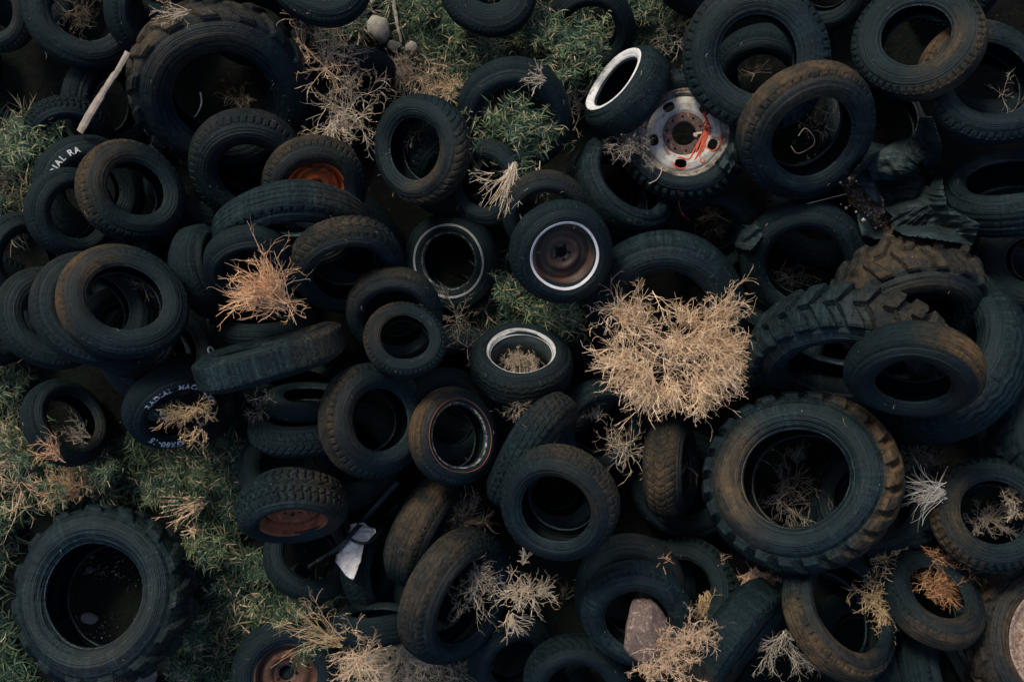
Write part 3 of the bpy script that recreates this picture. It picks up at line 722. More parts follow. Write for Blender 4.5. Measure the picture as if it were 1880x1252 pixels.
def weed(name, label, cat, px, py, L, col='tan', dirn=None, spread=180, n0=18, m=(7, 5), curl=.7, flat=.55, rad=.0020, seed=1, z=None, lift=.04, extra=(), up=.25, group=None, sub=.52, K=7, bob=None, grav=-0.25):
    g = np.random.default_rng(seed * 131 + 7)
    p = surf(px, py) if z is None else unproj(px, py, z)
    p = p + np.array([0, 0, lift])
    sc = (CAMH - p[2]) / FPX
    roots = [(0.0, 0.0, dirn, spread, L, n0)] + [((e[0] - px) * sc, -(e[1] - py) * sc, e[2], e[3], e[4], e[5]) for e in extra]
    S = []; D = []; LL = []
    for ox, oy, dn, sp_, l_, n_ in roots:
        n_ = int(n_ * 1.8) + 1
        a = g.uniform(-1, 1, n_) * R_(sp_) + (R_(dn) if dn is not None else 0)
        e = g.uniform(-.15, 1, n_) * up + (0 if dn is not None else .15)
        d = np.stack([np.cos(a), np.sin(a), e * 2.0], 1)
        # stems leave from several loose crowns, not from one point
        kc = max(2, n_ // 7); cc0 = g.normal(0, 1, (kc, 3)) * np.array([1, 1, .3]) * l_ * sc * (.10 if dn is not None else .24)
        st = cc0[g.integers(0, kc, n_)] + g.normal(0, .008, (n_, 3))
        S.append(st + np.array([ox, oy, 0])); D.append(d)
        LL.append(l_ * sc * g.uniform(.35, 1.0, n_))
    S = np.concatenate(S); D = np.concatenate(D); LL = np.concatenate(LL)
    allP = []; r0 = []; r1 = []; cc = []
    pal = np.array(PAL[col]); other = np.array(PAL[{'straw2': 'tan', 'tan': 'pale', 'pale': 'white', 'orange': 'tan', 'grey': 'dull', 'white': 'grey', 'straw': 'tan', 'rust': 'orange', 'dull': 'grey'}[col]])
    rr = rad * .72
    for lev in range(len(m) + 1):
        P = grow(g, S, D, LL, K, curl, grav, .10 + .05 * lev)
        allP.append(P); n = len(P); r0.append(rr * g.uniform(.7, 1.25, n)); r1.append(np.full(n, rr * .45))
        c = np.where(g.random((n, 1)) < .22, other[g.integers(0, 3, n)], pal[g.integers(0, len(pal), n)]) * g.uniform(.70, 1.5, (n, 1)) * (1.15 if lev == 0 else 1.0); cc.append(c)
        if lev < len(m):
            k = m[lev]; idx = np.repeat(np.arange(n), k); keepm = g.random(n * k) < .85; idx = idx[keepm]; q_ = len(idx)
            t = g.integers(1, K - 1, q_)
            S = P[idx, t]; dd = P[idx, t + 1] - P[idx, t]; dd /= np.linalg.norm(dd, axis=1, keepdims=True) + 1e-9
            D = dd + g.normal(0, .46, (q_, 3)) * np.array([1, 1, .8]); LL = LL[idx] * sub * g.uniform(.3, 1.5, q_) * (1.15 - t / K * .5)
            rr *= .85
    V = []; F = []; C = []; o = 0
    for P, a, b_, c in zip(allP, r0, r1, cc):
        P[:, :, 2] = np.maximum(P[:, :, 2] * flat * 1.8, -lift * .8)
        v, f, c_ = tubes(P, a, b_, c); V.append(v); F.append(f + o); C.append(c_); o += len(v)
    if bob:      # seed heads along the tips
        pass
    me = mesh_np(name, np.concatenate(V), np.concatenate(F), True, col=np.concatenate(C))
    ob = link(name, me, M['twig']); ob.location = p
    tag(ob, label, cat, group)
    return ob
TG = 'dry weeds blown onto the heap'
def W(label, px, py, L, **k):
    k.setdefault('seed', int(px * 3 + py)); k.setdefault('group', TG)
    return weed(k.pop('name', 'tumbleweed'), label, k.pop('cat', 'tumbleweed'), px, py, L, **k)

W('largest tumbleweed, a broad tan tangle across the smooth tyre', 1165, 600, 88, n0=46, m=(4, 2), up=.5, lift=.04, z=rof('big smooth tyre')[1] + .12, rad=.0027, curl=1.1, sub=.48, col='straw2',
  extra=((1270, 612, 25, 60, 118, 38), (1195, 678, 220, 80, 98, 46), (1285, 678, -20, 90, 94, 52), (1165, 588, 110, 60, 60, 20), (1145, 662, 195, 45, 86, 26), (1235, 630, None, 180, 90, 46), (1312, 588, 28, 14, 98, 14), (1325, 645, 0, 60, 62, 30), (1190, 706, 250, 60, 64, 26), (1285, 710, -75, 50, 62, 36), (1230, 706, -90, 50, 72, 32), (1325, 695, -15, 50, 52, 24), (1250, 590, 70, 50, 55, 14)))
W('orange tan tumbleweed fanning up from the ribbed tyre', 515, 560, 118, dirn=140, spread=42, n0=50, m=(5, 2), col='orange', rad=.0028, z=rof('behind the orange tumbleweed')[1] + .22, lift=.02, extra=((520, 555, -25, 8, 85, 2),))
W('pale tumbleweed leaning on the lugged tyre at the top', 600, 88, 92, n0=30, m=(5, 3), col='tan', curl=.9, z=.42)
W('whitish tangled tumbleweed below the pale one, beside the lugged tyre', 635, 205, 82, n0=30, m=(5, 3), col='pale', curl=.9, z=.42, extra=((610, 230, -80, 50, 60, 10),))
W('golden flattened dry weed between grass and the oval holed tyre', 775, 150, 66, n0=26, m=(5, 3), col='straw2', z=.14, extra=((830, 175, None, 180, 40, 14), (750, 130, None, 180, 45, 10)))
W('bundle of dry seed stalks hanging below the leafy weed', 935, 300, 110, dirn=-112, spread=22, n0=22, m=(4, 2), col='pale', curl=.3, sub=.22, name='dry_stalks', cat='dry weed', extra=((975, 300, -80, 14, 85, 4), (900, 325, 200, 40, 45, 8)))
W('grey matted tumbleweed against the truck wheel', 1155, 264, 50, n0=40, m=(5, 3), col='grey', curl=2.4, sub=.6, extra=((1190, 290, -60, 50, 50, 3),))
W('brownish sparse weed at the left flank of the top truck tyre', 1226, 80, 55, n0=14, m=(5, 3), col='grey', curl=1.3)
W('curly dry weed filling the pale rimmed wheel', 955, 655, 42, n0=44, m=(5, 3), col='pale', curl=1.8, lift=.03, extra=((935, 645, None, 180, 28, 14), (985, 665, None, 180, 28, 14)))
W('thin star shaped dry weed beside the pinstripe tyre', 846, 600, 62, n0=13, m=(4, 3), col='grey', curl=.6, extra=((840, 560, 120, 12, 60, 2),))
W('sparse dry branches below the largest tumbleweed', 1145, 815, 68, n0=16, m=(4, 3), col='pale', curl=.9, extra=((1080, 770, 70, 60, 45, 5),))
W('upright greyish weed inside the huge tractor tyre', 1440, 900, 78, n0=26, m=(5, 3), col='grey', curl=1.0, extra=((1450, 850, 90, 50, 45, 8),), lift=.06)
W('wiry white root fan between the two big lugged tyres', 1712, 898, 92, dirn=183, spread=34, n0=52, m=(), col='white', curl=1.1, rad=.0020, lift=.10)
W('dull brown brush above the white root fan', 1672, 840, 52, n0=26, m=(4, 3), col='dull', curl=1.2)
W('pale clump in the left of the knobbly tyre at the edge', 1800, 948, 48, n0=22, m=(5, 3), col='pale', lift=.05, extra=((1830, 975, -15, 4, 60, 2),))
W('pale clump in the right of the knobbly tyre at the edge', 1858, 925, 45, n0=22, m=(5, 3), col='pale', lift=.05)
W('rust coloured weed stuck in the tyre hole', 1715, 1068, 62, n0=26, m=(5, 3), col='rust', dirn=60, spread=120, lift=.06, extra=((1690, 1010, -20, 25, 70, 6), (1700, 1085, 20, 60, 50, 10)))
W('hanging dry weed inside the leaning slotted tyre', 1588, 1068, 50, n0=20, m=(4, 3), col='straw', lift=.10, rad=.0024, extra=((1590, 1030, 20, 15, 60, 3), (1600, 1100, None, 180, 46, 18), (1580, 1085, 200, 60, 40, 6), (1615, 1110, -50, 40, 50, 6)))
W('drooping tan weed under the rim of the huge tractor tyre', 1375, 1045, 72, dirn=-85, spread=65, n0=20, m=(6, 3), col='tan', lift=.05, extra=((1330, 1050, 130, 15, 45, 2),))
W('grey twiggy weed with feathery stems between two lower tyres', 1430, 1150, 60, dirn=-90, spread=100, n0=10, m=(6, 3), col='grey', rad=.002, lift=.06, extra=((1415, 1175, 235, 30, 62, 5), (1450, 1180, -55, 25, 72, 5)))
W('pale curved weed beside the greenish tyre, above the boulder tangle', 1290, 1090, 85, dirn=-75, spread=38, n0=20, m=(6, 3), col='straw', lift=.05, curl=1.3)
W('dense tan tangle at the foot of the boulder', 1235, 1195, 72, n0=34, m=(6, 4), col='tan', lift=.08, curl=1.2, extra=((1190, 1215, None, 180, 40, 14), (1270, 1160, 60, 60, 60, 14)))
W('grey branching weed in the zigzag tyre hole', 872, 1078, 60, n0=26, m=(4, 3), col='grey', rad=.0019, z=.75, lift=.02, extra=((860, 1052, -60, 40, 70, 6),))
W('tan tumbleweed spilling over the zigzag tyre rim', 945, 1078, 58, n0=36, m=(3, 2), col='pale', sub=.45, lift=.02, z=.80, extra=((960, 1030, 90, 40, 30, 8), (935, 1130, -70, 50, 50, 14), (985, 1090, 10, 50, 50, 12)))
W('small grey sprig beside the tan tumbleweed on the zigzag tyre', 1030, 1095, 38, dirn=60, spread=50, n0=7, m=(4,), col='dull')
W('tan weed inside the white lettered tyre', 352, 752, 50, n0=16, m=(5, 3), col='straw', z=rof('raised white lettering')[1] + .08, lift=.02, curl=1.3, extra=((345, 760, 185, 45, 62, 10), (365, 780, -90, 50, 45, 6)))
W('little round twig plant in the big dark tyre', 1458, 500, 42, n0=14, m=(5, 2), col='grey', rad=.0016, curl=1.2, extra=((1440, 530, 205, 4, 55, 1), (1440, 530, 30, 12, 60, 3)))
W('orange dry weed in the grass above the bottom tractor tyre', 150, 905, 72, dirn=110, spread=70, n0=34, m=(4, 2), col='orange', curl=1.3, lift=.12)
W('sparse tan weed at the left grass edge', 55, 870, 90, n0=16, m=(5, 3), col='tan', lift=.12)
W('fan of bottlebrush dry stalks pointing to the tractor tyre', 385, 920, 95, dirn=205, spread=32, n0=16, m=(9,), col='tan', curl=.4, sub=.12, rad=.0032, lift=.14, extra=((370, 965, None, 180, 28, 16),))
W('golden arching weed by the rusty wheel at the bottom', 628, 1168, 150, dirn=150, spread=32, n0=16, m=(5, 3), col='straw', lift=.10, curl=.6, sub=.3)
W('tan brush under the ribbed tyre at the bottom', 655, 1195, 62, n0=28, m=(5, 3), col='tan', lift=.08)
W('whitish matted brush along the bottom edge below the zigzag tyre', 745, 1215, 85, n0=44, m=(6, 4), col='pale', lift=.08, curl=1.2, extra=((790, 1200, None, 180, 60, 16), (700, 1240, None, 180, 50, 14)))
W('grey sparse brush at the bottom edge', 845, 1235, 60, n0=18, m=(5, 3), col='grey', lift=.05)
W('grey bare branch in the oval tyre hole at the left', 166, 806, 66, dirn=142, spread=34, n0=8, m=(5, 3), col='grey', lift=.06, rad=.002)
W('little orange fan of stalks at the oval tyre', 125, 830, 58, dirn=115, spread=45, n0=12, m=(4,), col='orange', lift=.12)
W('dull dry grass tuft behind the slanting worn tyre', 845, 955, 60, dirn=80, spread=90, n0=34, m=(4, 2), col='dull', lift=.03, extra=((850, 970, None, 180, 40, 20), (870, 920, 70, 20, 40, 4)), curl=1.0)
W('tan twig on the shoulder of the lugged tyre at the top', 340, 28, 62, dirn=185, spread=30, n0=6, m=(4, 3), col='pale', lift=.03)
W('small curved twig in the topmost tyre of the row', 265, 520, 34, dirn=180, spread=60, n0=4, m=(3,), col='grey', rad=.0016, extra=((268, 522, -60, 6, 42, 2),))
W('pale twigs in the sandy tyre hole at the upper edge', 1842, 190, 40, n0=6, m=(4,), col='grey', extra=((1845, 150, 90, 10, 20, 2),))
W('faint twigs in the worn truck tyre at the top', 1385, 150, 45, n0=7, m=(3, 2), col='dull', extra=((1400, 80, None, 180, 12, 5),))
W('dull twigs inside the leaning truck tyre', 1500, 235, 55, n0=14, m=(4, 2), col='dull', curl=1.4)
W('small brown weed below the pale rimmed wheel', 955, 745, 42, n0=12, m=(4, 3), col='dull', dirn=-80, spread=80)
W('pale sticks reaching to the white walled tyre', 1062, 185, 52, n0=9, m=(4, 2), col='pale', curl=.5, extra=((1040, 230, 60, 20, 90, 3),))
W('whitish seed sprigs below the leafy bush at the top', 1000, 150, 38, dirn=170, spread=60, n0=10, m=(4, 2), col='pale')
W('grey scrub at the left edge under the grass', 20, 345, 65, n0=26, m=(5, 3), col='dull')
W('tan sprigs at the left edge in the grass', 20, 262, 50, dirn=130, spread=60, n0=8, m=(4,), col='straw', lift=.15)
W('thin grey twigs inside the upright cracked tyre', 1268, 860, 35, n0=7, m=(3,), col='dull')
W('dull sprigs at the edge of the small tyre stack', 480, 745, 42, n0=12, m=(4, 3), col='dull')
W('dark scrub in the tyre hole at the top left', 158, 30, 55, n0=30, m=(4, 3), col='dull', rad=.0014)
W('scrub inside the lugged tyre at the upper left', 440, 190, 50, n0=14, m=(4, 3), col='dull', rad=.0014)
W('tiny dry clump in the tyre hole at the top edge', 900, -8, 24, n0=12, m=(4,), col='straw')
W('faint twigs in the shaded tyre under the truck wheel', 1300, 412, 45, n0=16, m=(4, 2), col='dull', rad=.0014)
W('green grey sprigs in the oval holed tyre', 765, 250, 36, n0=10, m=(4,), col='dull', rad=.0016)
W('tiny tan twig on the torn tyre', 1215, 1030, 20, n0=5, m=(2,), col='orange', lift=.02)

# ---- grass and leafy weeds
def blades(pts, Lr, wr, cols, g, lean=None, K=5, spread=1.1, up=.8):
    n = len(pts); a = g.uniform(0, 2 * np.pi, n)
    if lean is not None: a = np.where(g.random(n) < .6, R_(lean) + g.normal(0, .8, n), a)
    d = np.stack([np.cos(a) * spread, np.sin(a) * spread, g.uniform(.3, 1.0, n) * up], 1)
    L = g.uniform(*Lr, n)
    P = grow(g, pts, d, L, K, .9, 1.1)
    P[:, :, 2] = np.maximum(P[:, :, 2], pts[:, None, 2] - .01 if pts.ndim else 0)
    tg = np.gradient(P, axis=1); sd_ = np.cross(tg, np.array([0, 0, 1.0]) + g.normal(0, .35, (n, 1, 3))); sd_ /= np.linalg.norm(sd_, axis=2, keepdims=True) + 1e-9
    w = g.uniform(*wr, n)[:, None] * np.array([.6, 1, .9, .6, .08])[None, :K]
    V = np.stack([P + sd_ * w[..., None], P - sd_ * w[..., None]], 2).reshape(-1, 3)
    base = np.arange(n)[:, None] * K * 2; i = np.arange(K - 1)[None, :] * 2
    F = np.stack([base + i, base + i + 1, base + i + 3, base + i + 2], -1).reshape(-1, 4)
    return V, F, np.repeat(cols, K * 2, axis=0)
GREENS = np.array([(.024, .056, .038), (.050, .092, .050), (.016, .040, .032), (.115, .155, .080), (.042, .080, .052)]) * .8
DRYS = np.array([(.34, .26, .16), (.42, .32, .20), (.22, .19, .12)])
def grass_patch(poly, dens, dry, seed, lean=None):
    g = np.random.default_rng(seed)
    P = np.array(poly, float); lo = P.min(0); hi = P.max(0)
    ncl = int(dens * (hi[0] - lo[0]) * (hi[1] - lo[1]) / 1000)
    pts = []; cols = []
    for _ in range(ncl):
        x = g.uniform(lo[0], hi[0]); y = g.uniform(lo[1], hi[1])
        if not inpoly(x, y, poly): continue
        v = math.sin(x * .021 + seed) + math.cos(y * .026 + 2 * seed) + .8 * math.sin((x + y) * .045)
        if g.random() > .72 + .25 * v: continue
        w = unproj(x, y, 0); 
        i, j = hidx(np.array([w[0]]), np.array([w[1]]))
        if HF0[i[0], j[0]] > .25: continue
        k = g.integers(9, 20)
        q = np.tile(w, (k, 1)) + g.normal(0, .022, (k, 3)) * np.array([1, 1, 0]); q[:, 2] = ground_z(q[:, 0], q[:, 1]) + g.uniform(0, .05, k)
        isdry = g.random() < dry * (1.0 + .8 * math.sin(x * .03 + 1.7 * y * .02))
        c = (DRYS if isdry else GREENS)[g.integers(0, 3 if isdry else 5, k)] * g.uniform(.65, 1.2, (k, 1)) * g.uniform(.75, 1.2)
        pts.append(q); cols.append(c)
    pts = np.concatenate(pts); cols = np.concatenate(cols)
    return blades(pts, (.06, .18), (.0020, .0050), cols, g, lean)
GV = []; GF = []; GC = []; o_ = 0
for k_, (poly, dens, dry) in enumerate(zip(GRASS, (8, 8, 7.5, 8, 10), (.10, .10, .12, .12, .05))):
    v, f, c = grass_patch(poly, dens, dry, k_ + 3); GV.append(v); GF.append(f + o_); GC.append(c); o_ += len(v)
gr = link('grass', mesh_np('grass', np.concatenate(GV), np.concatenate(GF), True, col=np.concatenate(GC)), M['leaf'])
tag(gr, kind='stuff')

TIPS = np.array([(.22, .22, .12), (.36, .29, .18), (.14, .18, .10)])
def leafy(label, px, py, Rx, Ry, n, seed, h=.28, z=None, group='leafy green weeds', k=30):
    """bushy weed: many stems carrying narrow leaves, yellowish towards the tips"""
    g = np.random.default_rng(seed); p = surf(px, py) if z is None else unproj(px, py, z); sc = (CAMH - p[2]) / FPX
    root = empty('leafy_weed'); root.location = p; tag(root, label, 'weed', group)
    nc = max(3, n // 9)
    a = g.uniform(0, 2 * np.pi, nc); r = np.sqrt(g.random(nc)) * g.uniform(.5, 1.0)
    cen = np.stack([np.cos(a) * r * Rx * sc, np.sin(a) * r * Ry * sc, h * (1 - .5 * r ** 2) * g.uniform(.5, 1.1, nc)], 1)
    tip = cen[g.integers(0, nc, n)] + g.normal(0, 1, (n, 3)) * np.array([Rx * sc * .26, Ry * sc * .26, h * .16]); tip[:, 2] = np.maximum(tip[:, 2], .03)
    st = g.normal(0, .03, (n, 3)); st[:, 2] = 0
    K = 6; t = np.linspace(0, 1, K)[None, :, None]
    P = st[:, None, :] * (1 - t) + tip[:, None, :] * t; P[:, :, 2] = tip[:, None, 2] * np.sqrt(t[..., 0])
    v, f, c = tubes(P, np.full(n, .0022), np.full(n, .001), np.tile([(.08, .10, .05)], (n, 1)))
    link('stems', mesh_np('stems', v, f, True, col=c), M['leaf'], root)
    idx = np.repeat(np.arange(n), k); tt = g.uniform(.35, 1.0, n * k)
    pos = st[idx] * (1 - tt[:, None]) + tip[idx] * tt[:, None]; pos[:, 2] = tip[idx, 2] * np.sqrt(tt)
    pos += g.normal(0, .012, pos.shape)
    hue = g.integers(0, 5, n)[idx]
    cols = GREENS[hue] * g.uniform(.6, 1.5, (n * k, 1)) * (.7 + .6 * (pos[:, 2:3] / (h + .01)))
    tipm = (g.random(n * k) < .30) & (tt > .7); cols[tipm] = TIPS[g.integers(0, 3, tipm.sum())]
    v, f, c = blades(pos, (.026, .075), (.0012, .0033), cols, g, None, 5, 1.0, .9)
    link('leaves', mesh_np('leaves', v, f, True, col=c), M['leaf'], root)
    return root
leafy('large leafy green weed growing up beside the oval holed tyre', 950, 262, 88, 84, 110, 5, h=.30, z=.55)
leafy('leafy green bush next to the white walled tyre', 1052, 105, 75, 62, 110, 6, h=.26, z=.30)
leafy('green weed above the bush by the white walled tyre', 985, 60, 60, 50, 65, 7, h=.2, z=.12)
leafy('green weed below the wheel with the white ring', 938, 545, 46, 48, 60, 8, h=.16, z=.25)
leafy('low green weed spreading toward the largest tumbleweed', 1010, 578, 78, 42, 80, 9, h=.18, z=.3)
leafy('grassy weed at the left edge beside the white lettered black tyre', 60, 268, 66, 50, 95, 10, h=.22, z=.50)

SH = 'feathery green shrubs in the grass'
for k_, (x_, y_, rx_, ry_) in enumerate([(30, 700, 50, 48), (55, 815, 62, 55), (215, 850, 48, 40), (320, 880, 70, 55), (410, 900, 55, 60), (400, 985, 55, 50), (455, 1045, 60, 50), (530, 1110, 60, 42), (380, 1130, 42, 60), (20, 950, 55, 45), (345, 1205, 42, 48),
     (840, 70, 60, 45), (800, 25, 40, 28), (1150, 30, 70, 34), (910, 115, 60, 35), (1040, 30, 50, 35), (560, 1170, 45, 40), (20, 380, 40, 45), (120, 900, 55, 35)]):
    leafy('feathery green shrub growing in the grass between the tyres', x_, y_, rx_, ry_, int(rx_ * ry_ / 52), 40 + k_, h=.16 + .05 * (k_ % 3), z=.01, group=SH, k=26)
# straw and leaf litter fallen on everything
def litter():
    g = np.random.default_rng(77); n = 1500; P = []
    for _ in range(n):
        x, y = g.uniform(0, PW), g.uniform(0, PH); w = unproj(x, y, .5); i, j = hidx(np.array([w[0]]), np.array([w[1]]))
        z = HF0[i[0], j[0]] if HF0[i[0], j[0]] > .05 else 0.0
        w = unproj(x, y, z + .006); i, j = hidx(np.array([w[0]]), np.array([w[1]])); z2 = HF0[i[0], j[0]]
        if abs(z2 - z) > .03: continue
        w[2] = z2 + .006; P.append(w)
    P = np.array(P); n = len(P); a = g.uniform(0, 6.28, n); d = np.stack([np.cos(a), np.sin(a), g.normal(0, .15, n)], 1)
    Q = grow(g, P, d, g.uniform(.006, .05, n) * g.uniform(.3, 1, n), 5, .8, 0, .1)
    pal = np.array([(.30, .23, .15), (.18, .14, .10), (.40, .34, .26), (.10, .09, .07)])
    v, f, c = tubes(Q, g.uniform(.0006, .0016, n), np.full(n, .0005), pal[g.integers(0, 4, n)] * g.uniform(.5, 1.2, (n, 1)))
    tag(link('litter', mesh_np('litter', v, f, True, col=c), M['twig']), kind='stuff')
litter()

# ------------------------------------------------------------------ stones
def rock(label, px, py, rx, ry, rz, mat, seed, rot=0, z=None, sink=.35, name='rock', cat='rock', box=0.35):
    import bmesh
    bm = bmesh.new(); bmesh.ops.create_icosphere(bm, subdivisions=4, radius=1)
    g = np.random.default_rng(seed); ns = g.normal(0, 1, (14, 3)); ns /= np.linalg.norm(ns, axis=1)[:, None]; cut = g.uniform(.62, .95, 14)
    for v in bm.verts:
        c = np.array(v.co)
        for n_, k in zip(ns, cut):
            d = c @ n_
            if d > k: c = c - n_ * (d - k) * (.75 if box > .5 else .85)
        q = c * 3.1
        c = c * (1 + .03 * math.sin(q[0] * 2 + seed) * math.cos(q[1] * 2.3) + .015 * math.sin(q[2] * 5 + q[0] * 6))
        v.co = c
    me = bpy.data.meshes.new(name); bm.to_mesh(me); bm.free()
    for p_ in me.polygons: p_.use_smooth = True
    o = link(name, me, M[mat]); p = surf(px, py) if z is None else unproj(px, py, z)
    sc = (CAMH - p[2]) / FPX
    o.scale = (rx * sc, ry * sc, rz * sc); o.location = (p[0], p[1], p[2] + rz * sc * (1 - 2 * sink)); o.rotation_euler = (0, 0, R_(rot))
    tag(o, label, cat, 'stones between the tyres')
    return o
rock('pinkish boulder lodged in the greenish tyre', 1182, 1155, 45, 60, 44, 'rock_pink', 4, rot=12, z=rof('boulder lodged')[1] + .06, sink=.4, box=1)
rock('pale flat stone in the grass at the top', 694, 55, 22, 29, 22, 'rock_grey', 5, rot=10, z=.05)
rock('dark stone beside the driftwood stick', 723, 84, 14, 11, 8, 'rock_dark', 6, z=.05)
rock('small round pale stone below the driftwood stick', 754, 90, 14, 13, 12, 'rock_grey', 7, z=.05)
rock('small brownish stone half hidden in the dry grass', 742, 115, 9, 7, 5, 'rock_pink', 8, rot=30, z=0)
rock('grey stone inside the bottom tractor tyre', 166, 1133, 16, 12, 10, 'rock_dark', 9, z=0)
rock('small grey stone in the upper part of the bottom tractor tyre', 165, 1046, 7, 7, 5, 'rock_dark', 10, z=0)
rock('pale slab poking out at the bottom beside the tractor tyre', 268, 1245, 26, 16, 8, 'rock_dark', 11, rot=35, z=0)
rock('small pink stone by the zigzag tyre rim', 873, 1048, 9, 7, 5, 'rock_pink', 12)
rock('stone at the top edge above the pale flat stone', 684, 3, 7, 7, 5, 'rock_grey', 13, z=0)
rock('dull grey stone by the smooth black tyre in the grass', 838, 58, 8, 7, 4, 'rock_dark', 14, z=0)
rock('pink stone on the patch of rubble beside the black plastic', 1604, 381, 15, 11, 9, 'rock_pink', 15, rot=-20, sink=.2)

def pebbles(name, regs, seed):
    g = np.random.default_rng(seed); V = []; F = []; C = []; o = 0
    oct_v = np.array([(1, 0, 0), (-1, 0, 0), (0, 1, 0), (0, -1, 0), (0, 0, 1), (0, 0, -1)], float)
    oct_f = np.array([(0, 2, 4), (2, 1, 4), (1, 3, 4), (3, 0, 4), (2, 0, 5), (1, 2, 5), (3, 1, 5), (0, 3, 5)])
    for (cx, cy, rx, ry, n, zf, s0, s1) in regs:
        for _ in range(n):
            x, y = cx + g.normal(0, rx), cy + g.normal(0, ry)
            p = unproj(x, y, 0) if zf == 0 else surf(x, y) + np.array([0, 0, .034])
            s_ = g.uniform(s0, s1) if g.random() < .85 else s1 * 1.6
            v = oct_v * g.uniform(.6, 1.2, (6, 3)) * s_ * np.array([1, 1, .6]); a = g.uniform(0, 6.28)
            v = v @ np.array([[math.cos(a), math.sin(a), 0], [-math.sin(a), math.cos(a), 0], [0, 0, 1]]).T + p
            V.append(v); F.append(oct_f + o); o += 6
            C.append(np.tile(np.array([(.20, .16, .13), (.10, .085, .07), (.30, .27, .23), (.14, .10, .085)][g.integers(0, 4)]) * g.uniform(.6, 1.2), (6, 1)))
    ob = link(name, mesh_np(name, np.concatenate(V), np.concatenate(F), False, col=np.concatenate(C)), M['pebble'])
    tag(ob, kind='stuff'); return ob
pebbles('gravel', [(190, 1040, 30, 16, 160, 0, .002, .005), (170, 1150, 35, 18, 60, 0, .002, .005), (750, 80, 70, 40, 130, 0, .003, .007), (1480, 270, 25, 20, 40, 0, .003, .006)], 3)
# rubble on the plastic
pebbles('rubble', [(1575, 355, 15, 12, 230, 1, .004, .009), (1605, 385, 15, 12, 200, 1, .003, .009), (1625, 415, 6, 9, 60, 1, .003, .006)], 4)

#@@SOIL
# ------------------------------------------------------------------ sticks, sheet, rope, hoses
def path_tube(name, label, cat, pts, rad, mat, lift=.0, taper=1.0, parent=None, noise_=0.0, sub=8, sides=8, top=True):
    """pts: photo positions (x, y[, z]); without z the tube lies on what is below"""
    W_ = []
    for p in pts:
        q = unproj(p[0], p[1], p[2]) if len(p) > 2 else surf(p[0], p[1]) + np.array([0, 0, rad + lift])
        W_.append(q)
    W_ = np.array(W_)
    out = []
    n = len(W_)
    for i in range(n - 1):
        p0 = W_[max(i - 1, 0)]; p1 = W_[i]; p2 = W_[i + 1]; p3 = W_[min(i + 2, n - 1)]
        for t in np.linspace(0, 1, sub, endpoint=False):
            out.append(.5 * ((2 * p1) + (-p0 + p2) * t + (2 * p0 - 5 * p1 + 4 * p2 - p3) * t ** 2 + (-p0 + 3 * p1 - 3 * p2 + p3) * t ** 3))
    out.append(W_[-1]); P = np.array(out)[None]
    P = P + np.random.default_rng(5).normal(0, 1, P.shape) * noise_
    v, f, c = tubes(P, np.array([rad]), np.array([rad * taper]), np.ones((1, 3)), sides)
    o = link(name, mesh_np(name, v, f, True), M[mat], parent)
    if label: tag(o, label, cat)
    return o
# stake: a split board, tapering
def stake():
    a = surf(146, 244); b_ = surf(234, 96); a = unproj(147, 243, .72); b_ = unproj(234, 96, .80)
    d = b_ - a; L = np.linalg.norm(d); d /= L; s = np.cross(d, [0, 0, 1.0]); s /= np.linalg.norm(s); u = np.cross(s, d)
    g = np.random.default_rng(2); n = 26; V = []
    for i in range(n):
        t = i / (n - 1); w = .019 + .004 * math.sin(t * 7) - (.007 if t > .72 else 0) + g.normal(0, .0008); w2 = .019 + g.normal(0, .0008) - (.004 if .45 < t < .7 else 0)
        c = a + d * L * t + u * .004 * math.sin(t * 5)
        for sx, sz in ((-w, -.008), (w2, -.008), (w2, .006), (w2 * .3, .010), (-w * .4, .008), (-w, .005)): V.append(c + s * sx + u * sz)
    F = grid_faces(n, 6).tolist(); me = mesh_np('wooden_stake', np.array(V), np.array(F), False)
    tag(link('wooden_stake', me, M['wood']), 'pale weathered wooden stake lying between tyres at the upper left', 'stake')
stake()
path_tube('driftwood_stick', 'grey bark stick lying in the grass by the pale stone', 'stick', [(722, 0, .04), (727, 28, .05), (732, 55, .05), (737, 78, .03)], .014, 'wood_grey', taper=.6, noise_=.0018)
path_tube('steel_tube', 'dull steel tube poking in at the top behind the lugged tyre', 'tube', [(414, -12, .55), (418, 6, .55), (423, 22, .5)], .024, 'steel_tube')
path_tube('rubber_hose', 'thick black hose lying across the white sack', 'hose', [(572, 1034), (600, 1016), (630, 996), (655, 968), (685, 935), (735, 880)], .012, 'cable', taper=1.3, lift=.09)
path_tube('rubber_hose', 'thin black hose looping beneath the thick one', 'hose', [(640, 962), (652, 986), (680, 990), (703, 970), (712, 945), (735, 920)], .008, 'cable', lift=.08)
path_tube('bent_wire', 'pale bent wire ring in the leaning truck tyre hole', 'wire', [(1452, 268, .4), (1465, 282, .4), (1492, 268, .4), (1494, 252, .4), (1478, 236, .4), (1466, 250, .4)], .0022, 'rope_white')
path_tube('bent_wire', 'pale curved strip in the hole of the lugged tyre', 'wire', [(368, 170, .2), (370, 190, .2), (363, 208, .2), (353, 219, .2)], .006, 'grey_rim', taper=.4)
path_tube('dry_stalk', 'single pale stalk lying below the leaning truck tyre', 'stalk', [(1556, 356), (1515, 366), (1470, 378), (1432, 392), (1405, 415)], .0028, 'rope_white', taper=.5)
